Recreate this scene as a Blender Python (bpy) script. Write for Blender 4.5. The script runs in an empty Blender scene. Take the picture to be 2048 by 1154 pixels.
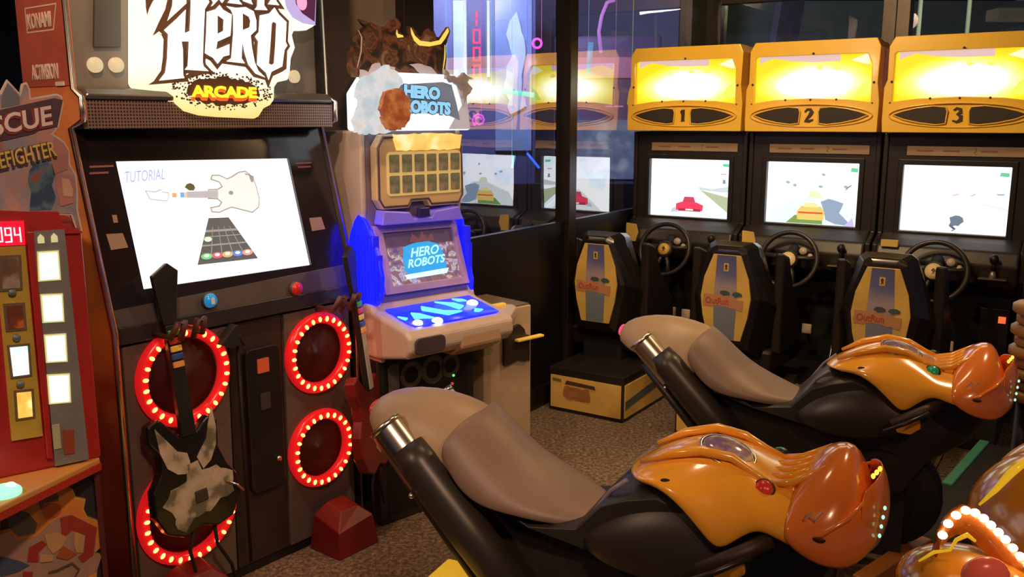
import bpy, bmesh, math, random
from math import sin, cos, pi, radians, atan2, hypot
random.seed(7)
sc = bpy.context.scene
COL = sc.collection

# ---------------------------------------------------------------- camera
cam_d = bpy.data.cameras.new('camera'); cam = bpy.data.objects.new('camera', cam_d); COL.objects.link(cam)
cam.location = (0, 0, 1.6); cam.rotation_euler = (radians(90-10.6), 0, 0)
cam_d.sensor_width = 36; cam_d.lens = 36*1800/2048; cam_d.clip_start = 0.05; cam_d.clip_end = 60
sc.camera = cam
# ---------------------------------------------------------------- world, lights, exposure
w = bpy.data.worlds.new('world'); sc.world = w; w.use_nodes = True
w.node_tree.nodes['Background'].inputs[0].default_value = (.55, .5, .75, 1)
w.node_tree.nodes['Background'].inputs[1].default_value = .075
sc.view_settings.view_transform = 'Standard'; sc.view_settings.look = 'None'
sc.view_settings.exposure = .12; sc.view_settings.gamma = 1
sc.view_settings.use_curve_mapping = False

def lamp(name, loc, energy, color, size=.3, target=None, spot=None, blend=.6):
    d = bpy.data.lights.new(name, 'SPOT' if spot else 'AREA')
    d.energy = energy; d.color = color
    if spot: d.spot_size = radians(spot); d.spot_blend = blend; d.shadow_soft_size = size
    else: d.shape = 'DISK'; d.size = size
    o = bpy.data.objects.new(name, d); COL.objects.link(o); o.location = loc
    t = target or (loc[0], loc[1], 0)
    v = [t[i]-loc[i] for i in range(3)]
    import mathutils
    o.rotation_euler = mathutils.Vector(v).to_track_quat('-Z', 'Y').to_euler()
    return o
WARM = (1, .62, .30)
lamp('ceiling_spot_warm_bikes', (2.2, 3.6, 2.9), 85, WARM, .10, (1.0, 2.6, .6), 95)
lamp('ceiling_spot_warm_cabinets', (.75, 3.7, 2.95), 85, (1, .66, .36), .12, (1.3, 5.0, .6), 110)
lamp('ceiling_spot_carpet', (.2, 2.9, 2.95), 30, (1, .68, .42), .15, (.1, 3.6, 0), 100)
lamp('ceiling_lamp_behind_viewer', (1.2, -.3, 2.9), 70, (1, .55, .28), .06, (.9, 2.2, .6), 75)
lamp('added_fill_left_wall', (-.75, 2.0, 2.95), 75, (1, .64, .40), .06, (-.75, 3.75, 1.3), 70)  # unseen lamp, added to brighten the card machine's side and the brown wall
lamp('added_fill_left_cabinets', (-2.3, .9, 2.9), 110, (1, .62, .42), .12, (-1.35, 2.9, 1.0), 80)  # unseen lamp, added to light the left-facing cabinet sides
lamp('added_fill_left_fronts', (.2, .2, 2.9), 125, (1, .62, .42), .08, (-1.0, 2.6, .9), 70)  # unseen fill, added to brighten the rescue and guitar cabinet fronts
lamp('added_fill_headers', (.3, 3.3, 2.95), 130, (1, .70, .36), .10, (1.9, 5.4, 1.85), 60)  # unseen lamp, added to brighten the yellow headers
lamp('violet_ceiling_wash_next_room', (-.2, 6.4, 2.95), 150, (.56, .54, 1), 1.0, (-.1, 9.6, 2.0))
lamp('olive_ceiling_wash_next_room', (3.6, 8.2, 2.95), 16, (.8, .85, .55), 1.6, (3.2, 10.5, 1.6))

# ---------------------------------------------------------------- materials
M = {}
def mat(name, col, rough=.5, metal=0, emit=0, ecol=None, var=.12, scale=8, bump=0, coat=0, trans=0, spec=.5, alpha=1):
    if name in M: return M[name]
    m = bpy.data.materials.new(name); m.use_nodes = True; M[name] = m
    nt = m.node_tree; b = nt.nodes['Principled BSDF']
    c = tuple(col)+(1,)
    b.inputs['Roughness'].default_value = rough; b.inputs['Metallic'].default_value = metal
    b.inputs['Specular IOR Level'].default_value = spec
    if coat: b.inputs['Coat Weight'].default_value = coat; b.inputs['Coat Roughness'].default_value = .08
    if trans: b.inputs['Transmission Weight'].default_value = trans
    if alpha < 1: b.inputs['Alpha'].default_value = alpha
    tc = nt.nodes.new('ShaderNodeTexCoord')
    n = nt.nodes.new('ShaderNodeTexNoise'); n.inputs['Scale'].default_value = scale; n.inputs['Detail'].default_value = 4
    nt.links.new(tc.outputs['Object'], n.inputs['Vector'])
    r = nt.nodes.new('ShaderNodeValToRGB')
    r.color_ramp.elements[0].position = .3; r.color_ramp.elements[1].position = .7
    r.color_ramp.elements[0].color = tuple(max(0, x*(1-var)) for x in col)+(1,)
    r.color_ramp.elements[1].color = tuple(min(1, x*(1+var)) for x in col)+(1,)
    nt.links.new(n.outputs['Fac'], r.inputs['Fac']); nt.links.new(r.outputs['Color'], b.inputs['Base Color'])
    if emit:
        e = ecol or col
        b.inputs['Emission Color'].default_value = tuple(e)+(1,); b.inputs['Emission Strength'].default_value = emit
    if bump:
        bp = nt.nodes.new('ShaderNodeBump'); bp.inputs['Strength'].default_value = bump; bp.inputs['Distance'].default_value = .002
        n2 = nt.nodes.new('ShaderNodeTexNoise'); n2.inputs['Scale'].default_value = scale*30
        nt.links.new(tc.outputs['Object'], n2.inputs['Vector'])
        nt.links.new(n2.outputs['Fac'], bp.inputs['Height']); nt.links.new(bp.outputs['Normal'], b.inputs['Normal'])
    return m
def ramp_mat(name, stops, scale=3, emit=0, rough=.5, axis=None, a0=0, a1=1, distort=0, mixn=.25, detail=3):
    """noise driven colour ramp (printed artwork), or a ramp along an object axis"""
    if name in M: return M[name]
    m = bpy.data.materials.new(name); m.use_nodes = True; M[name] = m
    nt = m.node_tree; b = nt.nodes['Principled BSDF']; b.inputs['Roughness'].default_value = rough
    tc = nt.nodes.new('ShaderNodeTexCoord')
    n = nt.nodes.new('ShaderNodeTexNoise'); n.inputs['Scale'].default_value = scale; n.inputs['Detail'].default_value = detail
    n.inputs['Distortion'].default_value = distort
    nt.links.new(tc.outputs['Object'], n.inputs['Vector'])
    r = nt.nodes.new('ShaderNodeValToRGB')
    els = r.color_ramp.elements
    while len(els) < len(stops): els.new(.5)
    for e, (p, c) in zip(els, stops): e.position = p; e.color = tuple(c)+(1,)
    if axis is None: nt.links.new(n.outputs['Fac'], r.inputs['Fac'])
    else:
        s = nt.nodes.new('ShaderNodeSeparateXYZ'); nt.links.new(tc.outputs['Object'], s.inputs[0])
        mr = nt.nodes.new('ShaderNodeMapRange'); mr.inputs[1].default_value = a0; mr.inputs[2].default_value = a1
        nt.links.new(s.outputs['XYZ'.index(axis)], mr.inputs[0])
        sub = nt.nodes.new('ShaderNodeMath'); sub.operation = 'MULTIPLY_ADD'; sub.inputs[1].default_value = mixn; 
        nt.links.new(n.outputs['Fac'], sub.inputs[0]); nt.links.new(mr.outputs[0], sub.inputs[2])
        s2 = nt.nodes.new('ShaderNodeMath'); s2.operation = 'SUBTRACT'; s2.inputs[1].default_value = mixn/2
        nt.links.new(sub.outputs[0], s2.inputs[0]); nt.links.new(s2.outputs[0], r.inputs['Fac'])
    nt.links.new(r.outputs['Color'], b.inputs['Base Color'])
    if emit:
        nt.links.new(r.outputs['Color'], b.inputs['Emission Color']); b.inputs['Emission Strength'].default_value = emit
        if emit > .4:
            for l in list(nt.links):
                if l.to_socket == b.inputs['Base Color']: nt.links.remove(l)
            b.inputs['Base Color'].default_value = (.06, .06, .06, 1)
    return m
def glow(name, col, s=1): return mat(name, tuple(min(1, c)*.12 for c in col), .5, emit=s, ecol=col, var=.02)

black = mat('black_plastic', (.012, .010, .010), .42, var=.3)
satin = mat('satin_black_metal', (.022, .018, .016), .33, var=.25)
matte = mat('matte_black', (.008, .007, .007), .7)
dgrey = mat('dark_grey_plastic', (.05, .042, .038), .45)
chrome = mat('chrome', (.8, .78, .74), .12, 1, var=.05)
chrome_r = mat('brushed_chrome', (.62, .58, .52), .28, 1)
cream = mat('cream_plastic', (.50, .43, .36), .4)
white = mat('white_paint', (.75, .72, .68), .45)
yellow = mat('yellow_gelcoat', (.84, .40, .02), .22, coat=.6, var=.05)
header_y = mat('header_yellow_plastic', (.96, .58, .055), .25, coat=.5, var=.04)
orange = mat('orange_translucent_plastic', (1.0, .27, .045), .2, coat=.8, var=.05)
bikey = mat('bike_golden_orange_gelcoat', (.92, .42, .035), .2, coat=.8, var=.05)
redm = mat('red_plastic', (.42, .015, .012), .35)

# ---------------------------------------------------------------- mesh helpers
class MB:
    def __init__(s): s.v = []; s.f = []; s.m = []; s.smooth = []
    def add(s, vs, fs, mi=0, sm=False):
        o = len(s.v); s.v += [tuple(p) for p in vs]
        for f in fs: s.f.append([i+o for i in f]); s.m.append(mi); s.smooth.append(sm)
        return s
    def box(s, x0, x1, y0, y1, z0, z1, mi=0):
        vs = [(x, y, z) for z in (z0, z1) for y in (y0, y1) for x in (x0, x1)]
        return s.add(vs, [(0,2,3,1),(4,5,7,6),(0,1,5,4),(2,6,7,3),(0,4,6,2),(1,3,7,5)], mi)
    def prism(s, poly, y0, y1, k=0, z0=0, mi=0):
        """outline in x,z extruded along y; k,z0 lean the plane back"""
        n = len(poly)
        vs = [(x, y0+k*(z-z0), z) for x, z in poly]+[(x, y1+k*(z-z0), z) for x, z in poly]
        return s.add(vs, [tuple(range(n)), tuple(range(2*n-1, n-1, -1))]+[(i, i+n, (i+1) % n+n, (i+1) % n) for i in range(n)], mi)
    def side(s, poly, x0, x1, mi=0):
        """outline in y,z extruded along x"""
        n = len(poly)
        vs = [(x0, y, z) for y, z in poly]+[(x1, y, z) for y, z in poly]
        return s.add(vs, [tuple(range(n)), tuple(range(2*n-1, n-1, -1))]+[(i, i+n, (i+1) % n+n, (i+1) % n) for i in range(n)], mi)
    def flat(s, poly, z0, z1, mi=0):
        n = len(poly)
        vs = [(x, y, z0) for x, y in poly]+[(x, y, z1) for x, y in poly]
        return s.add(vs, [tuple(range(n)), tuple(range(2*n-1, n-1, -1))]+[(i, i+n, (i+1) % n+n, (i+1) % n) for i in range(n)], mi)
    def ring(s, outer, inner, y0, y1, k=0, z0=0, mi=0, n=48, c=None):
        """plate between two star-shaped outlines, with walls"""
        cx, cz = c or (sum(p[0] for p in inner)/len(inner), sum(p[1] for p in inner)/len(inner))
        angs = sorted(set([round(atan2(p[1]-cz, p[0]-cx) % (2*pi), 4) for p in list(outer)+list(inner)]+[round(2*pi*i/n, 4) for i in range(n)]))
        def hit(poly, a):
            best = 0; dx, dz = cos(a), sin(a)
            for i in range(len(poly)):
                ax, az = poly[i][0]-cx, poly[i][1]-cz; bx, bz = poly[(i+1) % len(poly)][0]-cx, poly[(i+1) % len(poly)][1]-cz
                ex, ez = bx-ax, bz-az; d = dx*ez-dz*ex
                if abs(d) < 1e-12: continue
                t = (ax*ez-az*ex)/d; q = (ax*dz-az*dx)/d
                if t > 0 and -1e-6 <= q <= 1+1e-6: best = max(best, t)
            return (cx+dx*best, cz+dz*best)
        O = [hit(outer, a) for a in angs]; I = [hit(inner, a) for a in angs]; m = len(angs)
        vs = []
        for P in (O, I):
            for y in (y0, y1): vs += [(x, y+k*(z-z0), z) for x, z in P]
        fs = []
        for i in range(m):
            j = (i+1) % m
            fs += [(i, j, 2*m+j, 2*m+i), (m+i, 3*m+i, 3*m+j, m+j), (i, m+i, m+j, j), (2*m+i, 2*m+j, 3*m+j, 3*m+i)]
        return s.add(vs, fs, mi)
    def tube(s, pts, r, n=10, mi=0, cap=True, closed=False):
        import mathutils
        V = mathutils.Vector; P = [V(p) for p in pts]; rs = r if isinstance(r, (list, tuple)) else [r]*len(P)
        vs = []; prev = None
        for i, p in enumerate(P):
            if closed: t = (P[(i+1) % len(P)]-P[i-1]).normalized()
            else: t = (P[min(i+1, len(P)-1)]-P[max(i-1, 0)]).normalized()
            if prev is None:
                a = V((0, 0, 1)) if abs(t.z) < .9 else V((1, 0, 0)); u = t.cross(a).normalized()
            else: u = (prev-t*prev.dot(t)).normalized()
            prev = u; w_ = t.cross(u)
            vs += [p+(u*cos(2*pi*k/n)+w_*sin(2*pi*k/n))*rs[i] for k in range(n)]
        fs = []; L = len(P)
        for i in range(L if closed else L-1):
            a, b = i*n, ((i+1) % L)*n
            fs += [(a+k, a+(k+1) % n, b+(k+1) % n, b+k) for k in range(n)]
        s.add(vs, fs, mi, True)
        if cap and not closed:
            s.add(vs[:n], [tuple(range(n-1, -1, -1))], mi); s.add(vs[-n:], [tuple(range(n))], mi)
        return s
    def lathe(s, prof, c=(0, 0, 0), axis='z', n=24, mi=0, sm=True):
        """prof = (radius, height) pairs round an axis"""
        vs = []
        for r, h in prof:
            for k in range(n):
                a = 2*pi*k/n; p = (r*cos(a), r*sin(a), h)
                if axis == 'y': p = (p[0], p[2], p[1])
                if axis == 'x': p = (p[2], p[0], p[1])
                vs.append((p[0]+c[0], p[1]+c[1], p[2]+c[2]))
        fs = []
        for i in range(len(prof)-1):
            fs += [(i*n+k, i*n+(k+1) % n, (i+1)*n+(k+1) % n, (i+1)*n+k) for k in range(n)]
        fs.append(tuple(range(n-1, -1, -1))); L = (len(prof)-1)*n; fs.append(tuple(range(L, L+n)))
        return s.add(vs, fs, mi, sm)
    def ell(s, c, r, n=16, m=10, mi=0):
        prof = []
        vs = []; fs = []
        for i in range(m+1):
            t = pi*i/m
            for k in range(n):
                a = 2*pi*k/n
                vs.append((c[0]+r[0]*sin(t)*cos(a), c[1]+r[1]*sin(t)*sin(a), c[2]+r[2]*cos(t)))
        for i in range(m): fs += [(i*n+k, (i+1)*n+k, (i+1)*n+(k+1) % n, i*n+(k+1) % n) for k in range(n)]
        return s.add(vs, fs, mi, True)
    def grid(s, rows, mi=0, closed=False, sm=True, caps=False):
        n = len(rows[0]); vs = [p for r in rows for p in r]; fs = []
        for i in range(len(rows)-1):
            for k in range(n if closed else n-1):
                fs.append((i*n+k, i*n+(k+1) % n, (i+1)*n+(k+1) % n, (i+1)*n+k))
        if caps: fs.append(tuple(range(n-1, -1, -1))); L = (len(rows)-1)*n; fs.append(tuple(range(L, L+n)))
        return s.add(vs, fs, mi, sm)
    def build(s, name, mats, parent=None, bevel=0, seg=2, solid=0, sub=0, fix=True):
        me = bpy.data.meshes.new(name); me.from_pydata(s.v, [], s.f)
        for m_ in (mats if isinstance(mats, (list, tuple)) else [mats]): me.materials.append(m_)
        for p, mi, sm in zip(me.polygons, s.m, s.smooth): p.material_index = mi; p.use_smooth = sm
        if fix:
            bm = bmesh.new(); bm.from_mesh(me); bmesh.ops.remove_doubles(bm, verts=bm.verts, dist=1e-5)
            bmesh.ops.recalc_face_normals(bm, faces=bm.faces); bm.to_mesh(me); bm.free()
        o = bpy.data.objects.new(name, me); COL.objects.link(o)
        if parent: o.parent = parent
        if solid: q = o.modifiers.new('solid', 'SOLIDIFY'); q.thickness = solid; q.offset = 0
        if sub: q = o.modifiers.new('sub', 'SUBSURF'); q.levels = sub; q.render_levels = sub
        if bevel:
            q = o.modifiers.new('bevel', 'BEVEL'); q.width = bevel; q.segments = seg; q.limit_method = 'ANGLE'; q.angle_limit = radians(35)
            q.harden_normals = False
        return o
def thing(name, label, cat, loc=(0, 0, 0), rz=0, group=None):
    o = bpy.data.objects.new(name, None); COL.objects.link(o); o.empty_display_size = .1
    o.location = loc; o.rotation_euler = (0, 0, radians(rz)); o['label'] = label; o['category'] = cat
    if group: o['group'] = group
    return o
def tag(o, label, cat, group=None):
    o['label'] = label; o['category'] = cat
    if group: o['group'] = group
    return o
def struct(o): o['kind'] = 'structure'; return o
def copy_tree(o, parent=None):
    c = o.copy(); COL.objects.link(c); c.parent = parent
    for ch in [x for x in o.children]: copy_tree(ch, c)
    return c
def text(name, s, size, loc, m, parent=None, rz=0, shear=0, sx=1, ext=.001, bold=0, align='LEFT', spin=0, lean=0, space=1):
    """lettering standing in the x,z plane, facing -y"""
    d = bpy.data.curves.new(name, 'FONT'); d.body = s; d.size = size; d.extrude = ext; d.offset = bold; d.shear = shear
    d.align_x = align; d.space_character = space; d.resolution_u = 3; d.materials.append(m)
    c = bpy.data.objects.new(name+'_curve', d); COL.objects.link(c); bpy.context.view_layer.update()
    me = bpy.data.meshes.new_from_object(c.evaluated_get(bpy.context.evaluated_depsgraph_get())); bpy.data.objects.remove(c)
    o = bpy.data.objects.new(name, me); COL.objects.link(o); o.parent = parent; o['words'] = s
    o.location = loc; o.rotation_mode = 'XYZ'
    import mathutils
    E = mathutils.Matrix.Rotation(rz, 4, 'Z') @ mathutils.Matrix.Rotation(pi/2-lean, 4, 'X') @ mathutils.Matrix.Rotation(spin, 4, 'Z')
    o.rotation_euler = E.to_euler(); o.scale = (sx, 1, 1)
    return o
def circ(cx, cz, rx, rz=None, n=24, a0=0, a1=2*pi):
    rz = rz or rx
    return [(cx+rx*cos(a0+(a1-a0)*i/n), cz+rz*sin(a0+(a1-a0)*i/n)) for i in range(n)]
def rrect(x0, x1, z0, z1, r, n=4):
    P = []
    for cx, cz, a in ((x1-r, z1-r, 0), (x0+r, z1-r, pi/2), (x0+r, z0+r, pi), (x1-r, z0+r, 3*pi/2)):
        P += [(cx+r*cos(a+pi/2*i/n), cz+r*sin(a+pi/2*i/n)) for i in range(n+1)]
    return P
def offset(poly, d):
    """push a closed outline outwards by d"""
    n = len(poly); area = sum(poly[i][0]*poly[(i+1) % n][1]-poly[(i+1) % n][0]*poly[i][1] for i in range(n))
    sg = 1 if area > 0 else -1; out = []
    for i in range(n):
        ax, az = poly[i-1]; bx, bz = poly[i]; cx, cz = poly[(i+1) % n]
        def nr(px, pz, qx, qz):
            l = hypot(qx-px, qz-pz) or 1; return ((qz-pz)/l*sg, -(qx-px)/l*sg)
        n1, n2 = nr(ax, az, bx, bz), nr(bx, bz, cx, cz); mx, mz = n1[0]+n2[0], n1[1]+n2[1]; l = hypot(mx, mz) or 1
        mx, mz = mx/l, mz/l; co = max(.45, mx*n1[0]+mz*n1[1])
        out.append((bx+mx*d/co, bz+mz*d/co))
    return out
def jag(poly, amp, step, seed=1):
    """break an outline into a ragged one"""
    rnd = random.Random(seed); out = []; n = len(poly)
    for i in range(n):
        ax, az = poly[i]; bx, bz = poly[(i+1) % n]; k = max(1, int(hypot(bx-ax, bz-az)/step))
        for j in range(k):
            t = j/k; out.append((ax+(bx-ax)*t+rnd.uniform(-amp, amp), az+(bz-az)*t+rnd.uniform(-amp, amp)))
    return out
def ribbon(pts, ws):
    """calligraphic stroke outline from centre points and widths"""
    L, R_ = [], []
    for i, (x, z) in enumerate(pts):
        ax, az = pts[max(0, i-1)]; bx, bz = pts[min(len(pts)-1, i+1)]; l = hypot(bx-ax, bz-az) or 1
        nx, nz = -(bz-az)/l, (bx-ax)/l
        L.append((x+nx*ws[i]/2, z+nz*ws[i]/2)); R_.append((x-nx*ws[i]/2, z-nz*ws[i]/2))
    return L+R_[::-1]

# ---------------------------------------------------------------- room
def carpet():
    m = bpy.data.materials.new('speckled_carpet'); m.use_nodes = True; nt = m.node_tree; b = nt.nodes['Principled BSDF']
    b.inputs['Roughness'].default_value = .95; b.inputs['Specular IOR Level'].default_value = .1
    tc = nt.nodes.new('ShaderNodeTexCoord')
    n = nt.nodes.new('ShaderNodeTexNoise'); n.inputs['Scale'].default_value = 55; n.inputs['Detail'].default_value = 6; n.inputs['Roughness'].default_value = .8
    r = nt.nodes.new('ShaderNodeValToRGB'); e = r.color_ramp.elements
    e[0].position = .36; e[0].color = (.06, .04, .028, 1); e[1].position = .66; e[1].color = (.42, .31, .22, 1)
    x = e.new(.5); x.color = (.17, .12, .085, 1)
    nt.links.new(tc.outputs['Object'], n.inputs['Vector']); nt.links.new(n.outputs['Fac'], r.inputs['Fac']); nt.links.new(r.outputs['Color'], b.inputs['Base Color'])
    bp = nt.nodes.new('ShaderNodeBump'); bp.inputs['Strength'].default_value = .6; bp.inputs['Distance'].default_value = .004
    nt.links.new(n.outputs['Fac'], bp.inputs['Height']); nt.links.new(bp.outputs['Normal'], b.inputs['Normal'])
    return m
struct(MB().box(-5, 6, -2, 12, -.05, 0).build('floor', carpet()))
struct(MB().box(-5, 6, -2, 12, 3.0, 3.08).build('ceiling', mat('ceiling_paint', (.05, .045, .045), .9)))
RW, DX, DY = -33.2, .8368, -.5476          # cabinet row direction
NX, NY = -.5476, -.8368                    # towards the seats
P0 = (.777, 5.90)                          # on the glazed side wall in line with the screens
brownwall = mat('brown_wall_paint', (.20, .145, .10), .8, bump=.2)
darkframe = mat('dark_bronze_window_frame', (.030, .022, .017), .3, .4, var=.2)
def glassmat():
    m = bpy.data.materials.new('reflective_window_glass'); m.use_nodes = True; nt = m.node_tree
    for n in list(nt.nodes): nt.nodes.remove(n)
    o = nt.nodes.new('ShaderNodeOutputMaterial'); mx = nt.nodes.new('ShaderNodeMixShader')
    t = nt.nodes.new('ShaderNodeBsdfTransparent'); g = nt.nodes.new('ShaderNodeBsdfGlossy'); g.inputs['Roughness'].default_value = .012
    t.inputs[0].default_value = (.86, .9, .92, 1); g.inputs['Color'].default_value = (.95, .97, 1, 1)
    tc = nt.nodes.new('ShaderNodeTexCoord'); n = nt.nodes.new('ShaderNodeTexNoise'); n.inputs['Scale'].default_value = 2.2
    bp = nt.nodes.new('ShaderNodeBump'); bp.inputs['Strength'].default_value = .06; bp.inputs['Distance'].default_value = .02
    nt.links.new(tc.outputs['Object'], n.inputs['Vector']); nt.links.new(n.outputs['Fac'], bp.inputs['Height']); nt.links.new(bp.outputs['Normal'], g.inputs['Normal'])
    fr = nt.nodes.new('ShaderNodeLayerWeight'); fr.inputs['Blend'].default_value = .5
    mr = nt.nodes.new('ShaderNodeMath'); mr.operation = 'MULTIPLY_ADD'; mr.inputs[1].default_value = .82; mr.inputs[2].default_value = .10; mr.use_clamp = True
    ge = nt.nodes.new('ShaderNodeNewGeometry'); iv = nt.nodes.new('ShaderNodeMath'); iv.operation = 'SUBTRACT'; iv.inputs[0].default_value = 1
    nt.links.new(ge.outputs['Backfacing'], iv.inputs[1]); ml = nt.nodes.new('ShaderNodeMath'); ml.operation = 'MULTIPLY'
    nt.links.new(fr.outputs['Facing'], mr.inputs[0]); nt.links.new(mr.outputs[0], ml.inputs[0]); nt.links.new(iv.outputs[0], ml.inputs[1]); nt.links.new(ml.outputs[0], mx.inputs[0])
    nt.links.new(t.outputs[0], mx.inputs[1]); nt.links.new(g.outputs[0], mx.inputs[2]); nt.links.new(mx.outputs[0], o.inputs[0])
    return m
GL = glassmat()
def frame_obj(o, x, y, rz): o.location = (x, y, 0); o.rotation_euler = (0, 0, radians(rz)); return o
# glazed side wall: local x runs along N from the far corner (x=-1.15) to the end post (x=2.30)
LW = atan2(NY, NX)*180/pi
def lw(mb, name, m, **k): return frame_obj(mb.build(name, m, **k), P0[0], P0[1], LW)
gl = MB().box(-1.10, 2.28, -.004, .004, .12, 2.50)
wl = lw(gl, 'window_1', GL); struct(wl)
fr_ = MB().box(-1.15, 2.30, -.035, .035, 0, .12).box(-1.15, 2.30, -.045, .045, 2.50, 3.0).build('window_frame', darkframe, wl)
def mull(x, w_, name='mullion', d=.05): return MB().box(x-w_/2, x+w_/2, -d, d, .12, 2.50).build(name, darkframe, wl, bevel=.004)
MB().box(-1.10, 2.28, -.02, .02, .12, 1.03).build('lower_infill_panel', mat('infill_panel_black', (.010, .009, .011), .32, spec=.35), wl)
mull(.86, .085); mull(-.96, .30); mull(2.22, .2)
# panel wall running away to the left behind the robot machine
ex, ey = P0[0]+NX*2.30, P0[1]+NY*2.30
wb = MB().box(0, 1.3, -.03, .10, 0, 3.0).build('wall_left', brownwall)
wb.location = (ex, ey, 0); wb.rotation_euler = (0, 0, atan2(.5476, -.8368)); struct(wb)
struct(MB().box(-3.3, -3.2, -2, 5.0, 0, 3.0).build('wall_far_left', mat('navy_wall', (.02, .02, .05), .9)))
struct(MB().box(-3.2, -1.45, 4.9, 5.0, 0, 3.0).build('wall_back_left', M['navy_wall']))
# glazed wall behind the driving cabinets
K = (P0[0]-NX*1.15, P0[1]-NY*1.15)
def bw(mb, name, m, **k): return frame_obj(mb.build(name, m, **k), K[0], K[1], RW)
g2 = bw(MB().box(.1, 4.6, -.004, .004, .12, 2.42), 'window_2', GL); struct(g2)
MB().box(0, 4.6, -.05, .05, 2.42, 2.62).box(0, 4.6, -.04, .04, 0, .12).build('window_frame', mat('bronze_rail', (.10, .07, .05), .35, .3), g2)
MB().box(0, 4.6, -.06, .06, 2.62, 3.0).build('head_panel', darkframe, g2)
MB().box(-.10, .16, -.07, .07, 0, 3.0).build('corner_post', darkframe, g2, bevel=.004)
mu = MB().box(1.26, 1.43, -.07, .05, .12, 2.62).box(1.235, 1.455, -.075, .05, 2.40, 2.56).build('mullion', mat('bronze_mullion', (.12, .08, .06), .35, .3), g2, bevel=.004)
MB().box(1.343, 1.349, -.074, -.05, .2, 2.56).build('mullion_joint', matte, g2)
# the next room: far walls
struct(MB().box(-4.5, 2.2, 10.2, 10.3, 0, 3.0).build('wall_next_room', mat('pale_violet_wall', (.34, .33, .46), .8)))
struct(MB().box(-2.6, 1.7, 6.9, 7.0, 0, 1.12).build('trim_added_dark_sheet', mat('added_dark_sheet', (.012, .011, .016), .6)))  # dark sheet added to darken the lower view through the glass
struct(MB().box(2.2, 6.2, 11.2, 11.3, 0, 3.0).build('wall_back_right', mat('grey_green_wall', (.20, .21, .16), .8)))
# ================================================================ guitar cabinet
GHX = (-1.2, 2.63, 52)
gh = thing('guitar_game_cabinet', 'tall black guitar game cabinet with glowing title sign, large white screen and red-lit speakers', 'arcade game', (GHX[0], GHX[1], 0), GHX[2])
W = .97; LK = .26
prof = [(0, .03), (0, .97), (.155, 1.575), (.075, 1.60), (.075, 1.665), (.12, 1.69), (.14, 2.75), (.42, 2.75), (.42, 1.69), (.80, 1.45), (.85, .03)]
flame = ramp_mat('flame_side_art', [(0, (.20, .015, .01)), (.28, (.42, .05, .018)), (.5, (.85, .28, .05)), (.62, (.50, .20, .06)), (.8, (.62, .22, .07)), (1, (.62, .18, .08))], 3.2, axis='Z', a0=.1, a1=1.9, mixn=.55, distort=.7, rough=.35)
MB().side(prof, 0, .018).build('side_panel', flame, gh)
MB().side(prof, W-.018, W).build('side_panel', black, gh)
upart = mat('brick_red_side_art', (.36, .085, .05), .5)
up = MB().side([(.125, 1.70), (.145, 2.74), (.415, 2.74), (.415, 1.70)], -.003, 0).build('upper_side_graphic', upart, gh)
# text on the left side panel faces -x
def sidetext(s, size, y, z, m, parent, sx=1, bold=0):
    o = text('lettering', s, size, (-.0045, y, z), m, parent, rz=-pi/2, sx=sx, bold=bold); return o
pale = mat('pale_print', (.62, .52, .42), .6)
sidetext('KONAMI', .062, .345, 1.872, pale, gh, .62, .0008)
sidetext('ACTIVISION', .062, .345, 1.722, pale, gh, .50, .0012)
ob = MB().ring([(-.355, 1.86), (-.185, 1.86), (-.155, 1.935), (-.355, 1.935)], [(-.351, 1.864), (-.188, 1.864), (-.161, 1.931), (-.351, 1.931)], 0, .0015, n=4).build('logo_border', pale, gh)
ob.rotation_euler = (0, 0, -pi/2); ob.location = (-.0035, 0, 0)
MB().side([(.15, 1.70), (.20, 1.70), (.20, 1.712), (.15, 1.712)], -.006, -.003).build('sticker', pale, gh)
for x in (.004, W-.004):
    e = [(x, y-.004, z) for y, z in prof[:7]]
    MB().tube(e, .0085, 8).build('edge_trim', chrome_r, gh)
# front boards
fb = mat('warm_grey_board', (.17, .145, .115), .5, var=.08)
MB().prism([(.018, 1.70), (W-.018, 1.70), (W-.018, 2.74), (.018, 2.74)], .16, .20).build('upper_board', fb, gh)
MB().prism([(0.128,2.127),(0.208,2.139),(0.182,1.822),(0.097,1.818)], .150, .16).build('dark_recess_panel', mat('recess_panel', (.07, .062, .05), .6), gh)
spotm = glow('lamp_disc', (.85, .62, .34), .75)
for (u, v) in [(0.097,1.764),(0.164,1.767),(0.847,1.757)]:
    MB().lathe([(.0001, .148), (.023, .148), (.023, .16), (.0001, .16)], (u, 0, v), 'y', 24).build('lamp_disc', spotm, gh)
led = MB(); led.side([(.155, 1.70), (.09, 1.695), (.065, 1.672), (.075, 1.66), (.16, 1.66)], .018, W-.018); led.build('rounded_ledge', mat('gunmetal_ledge', (.18, .16, .14), .25, .6), gh, bevel=.006)
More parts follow.
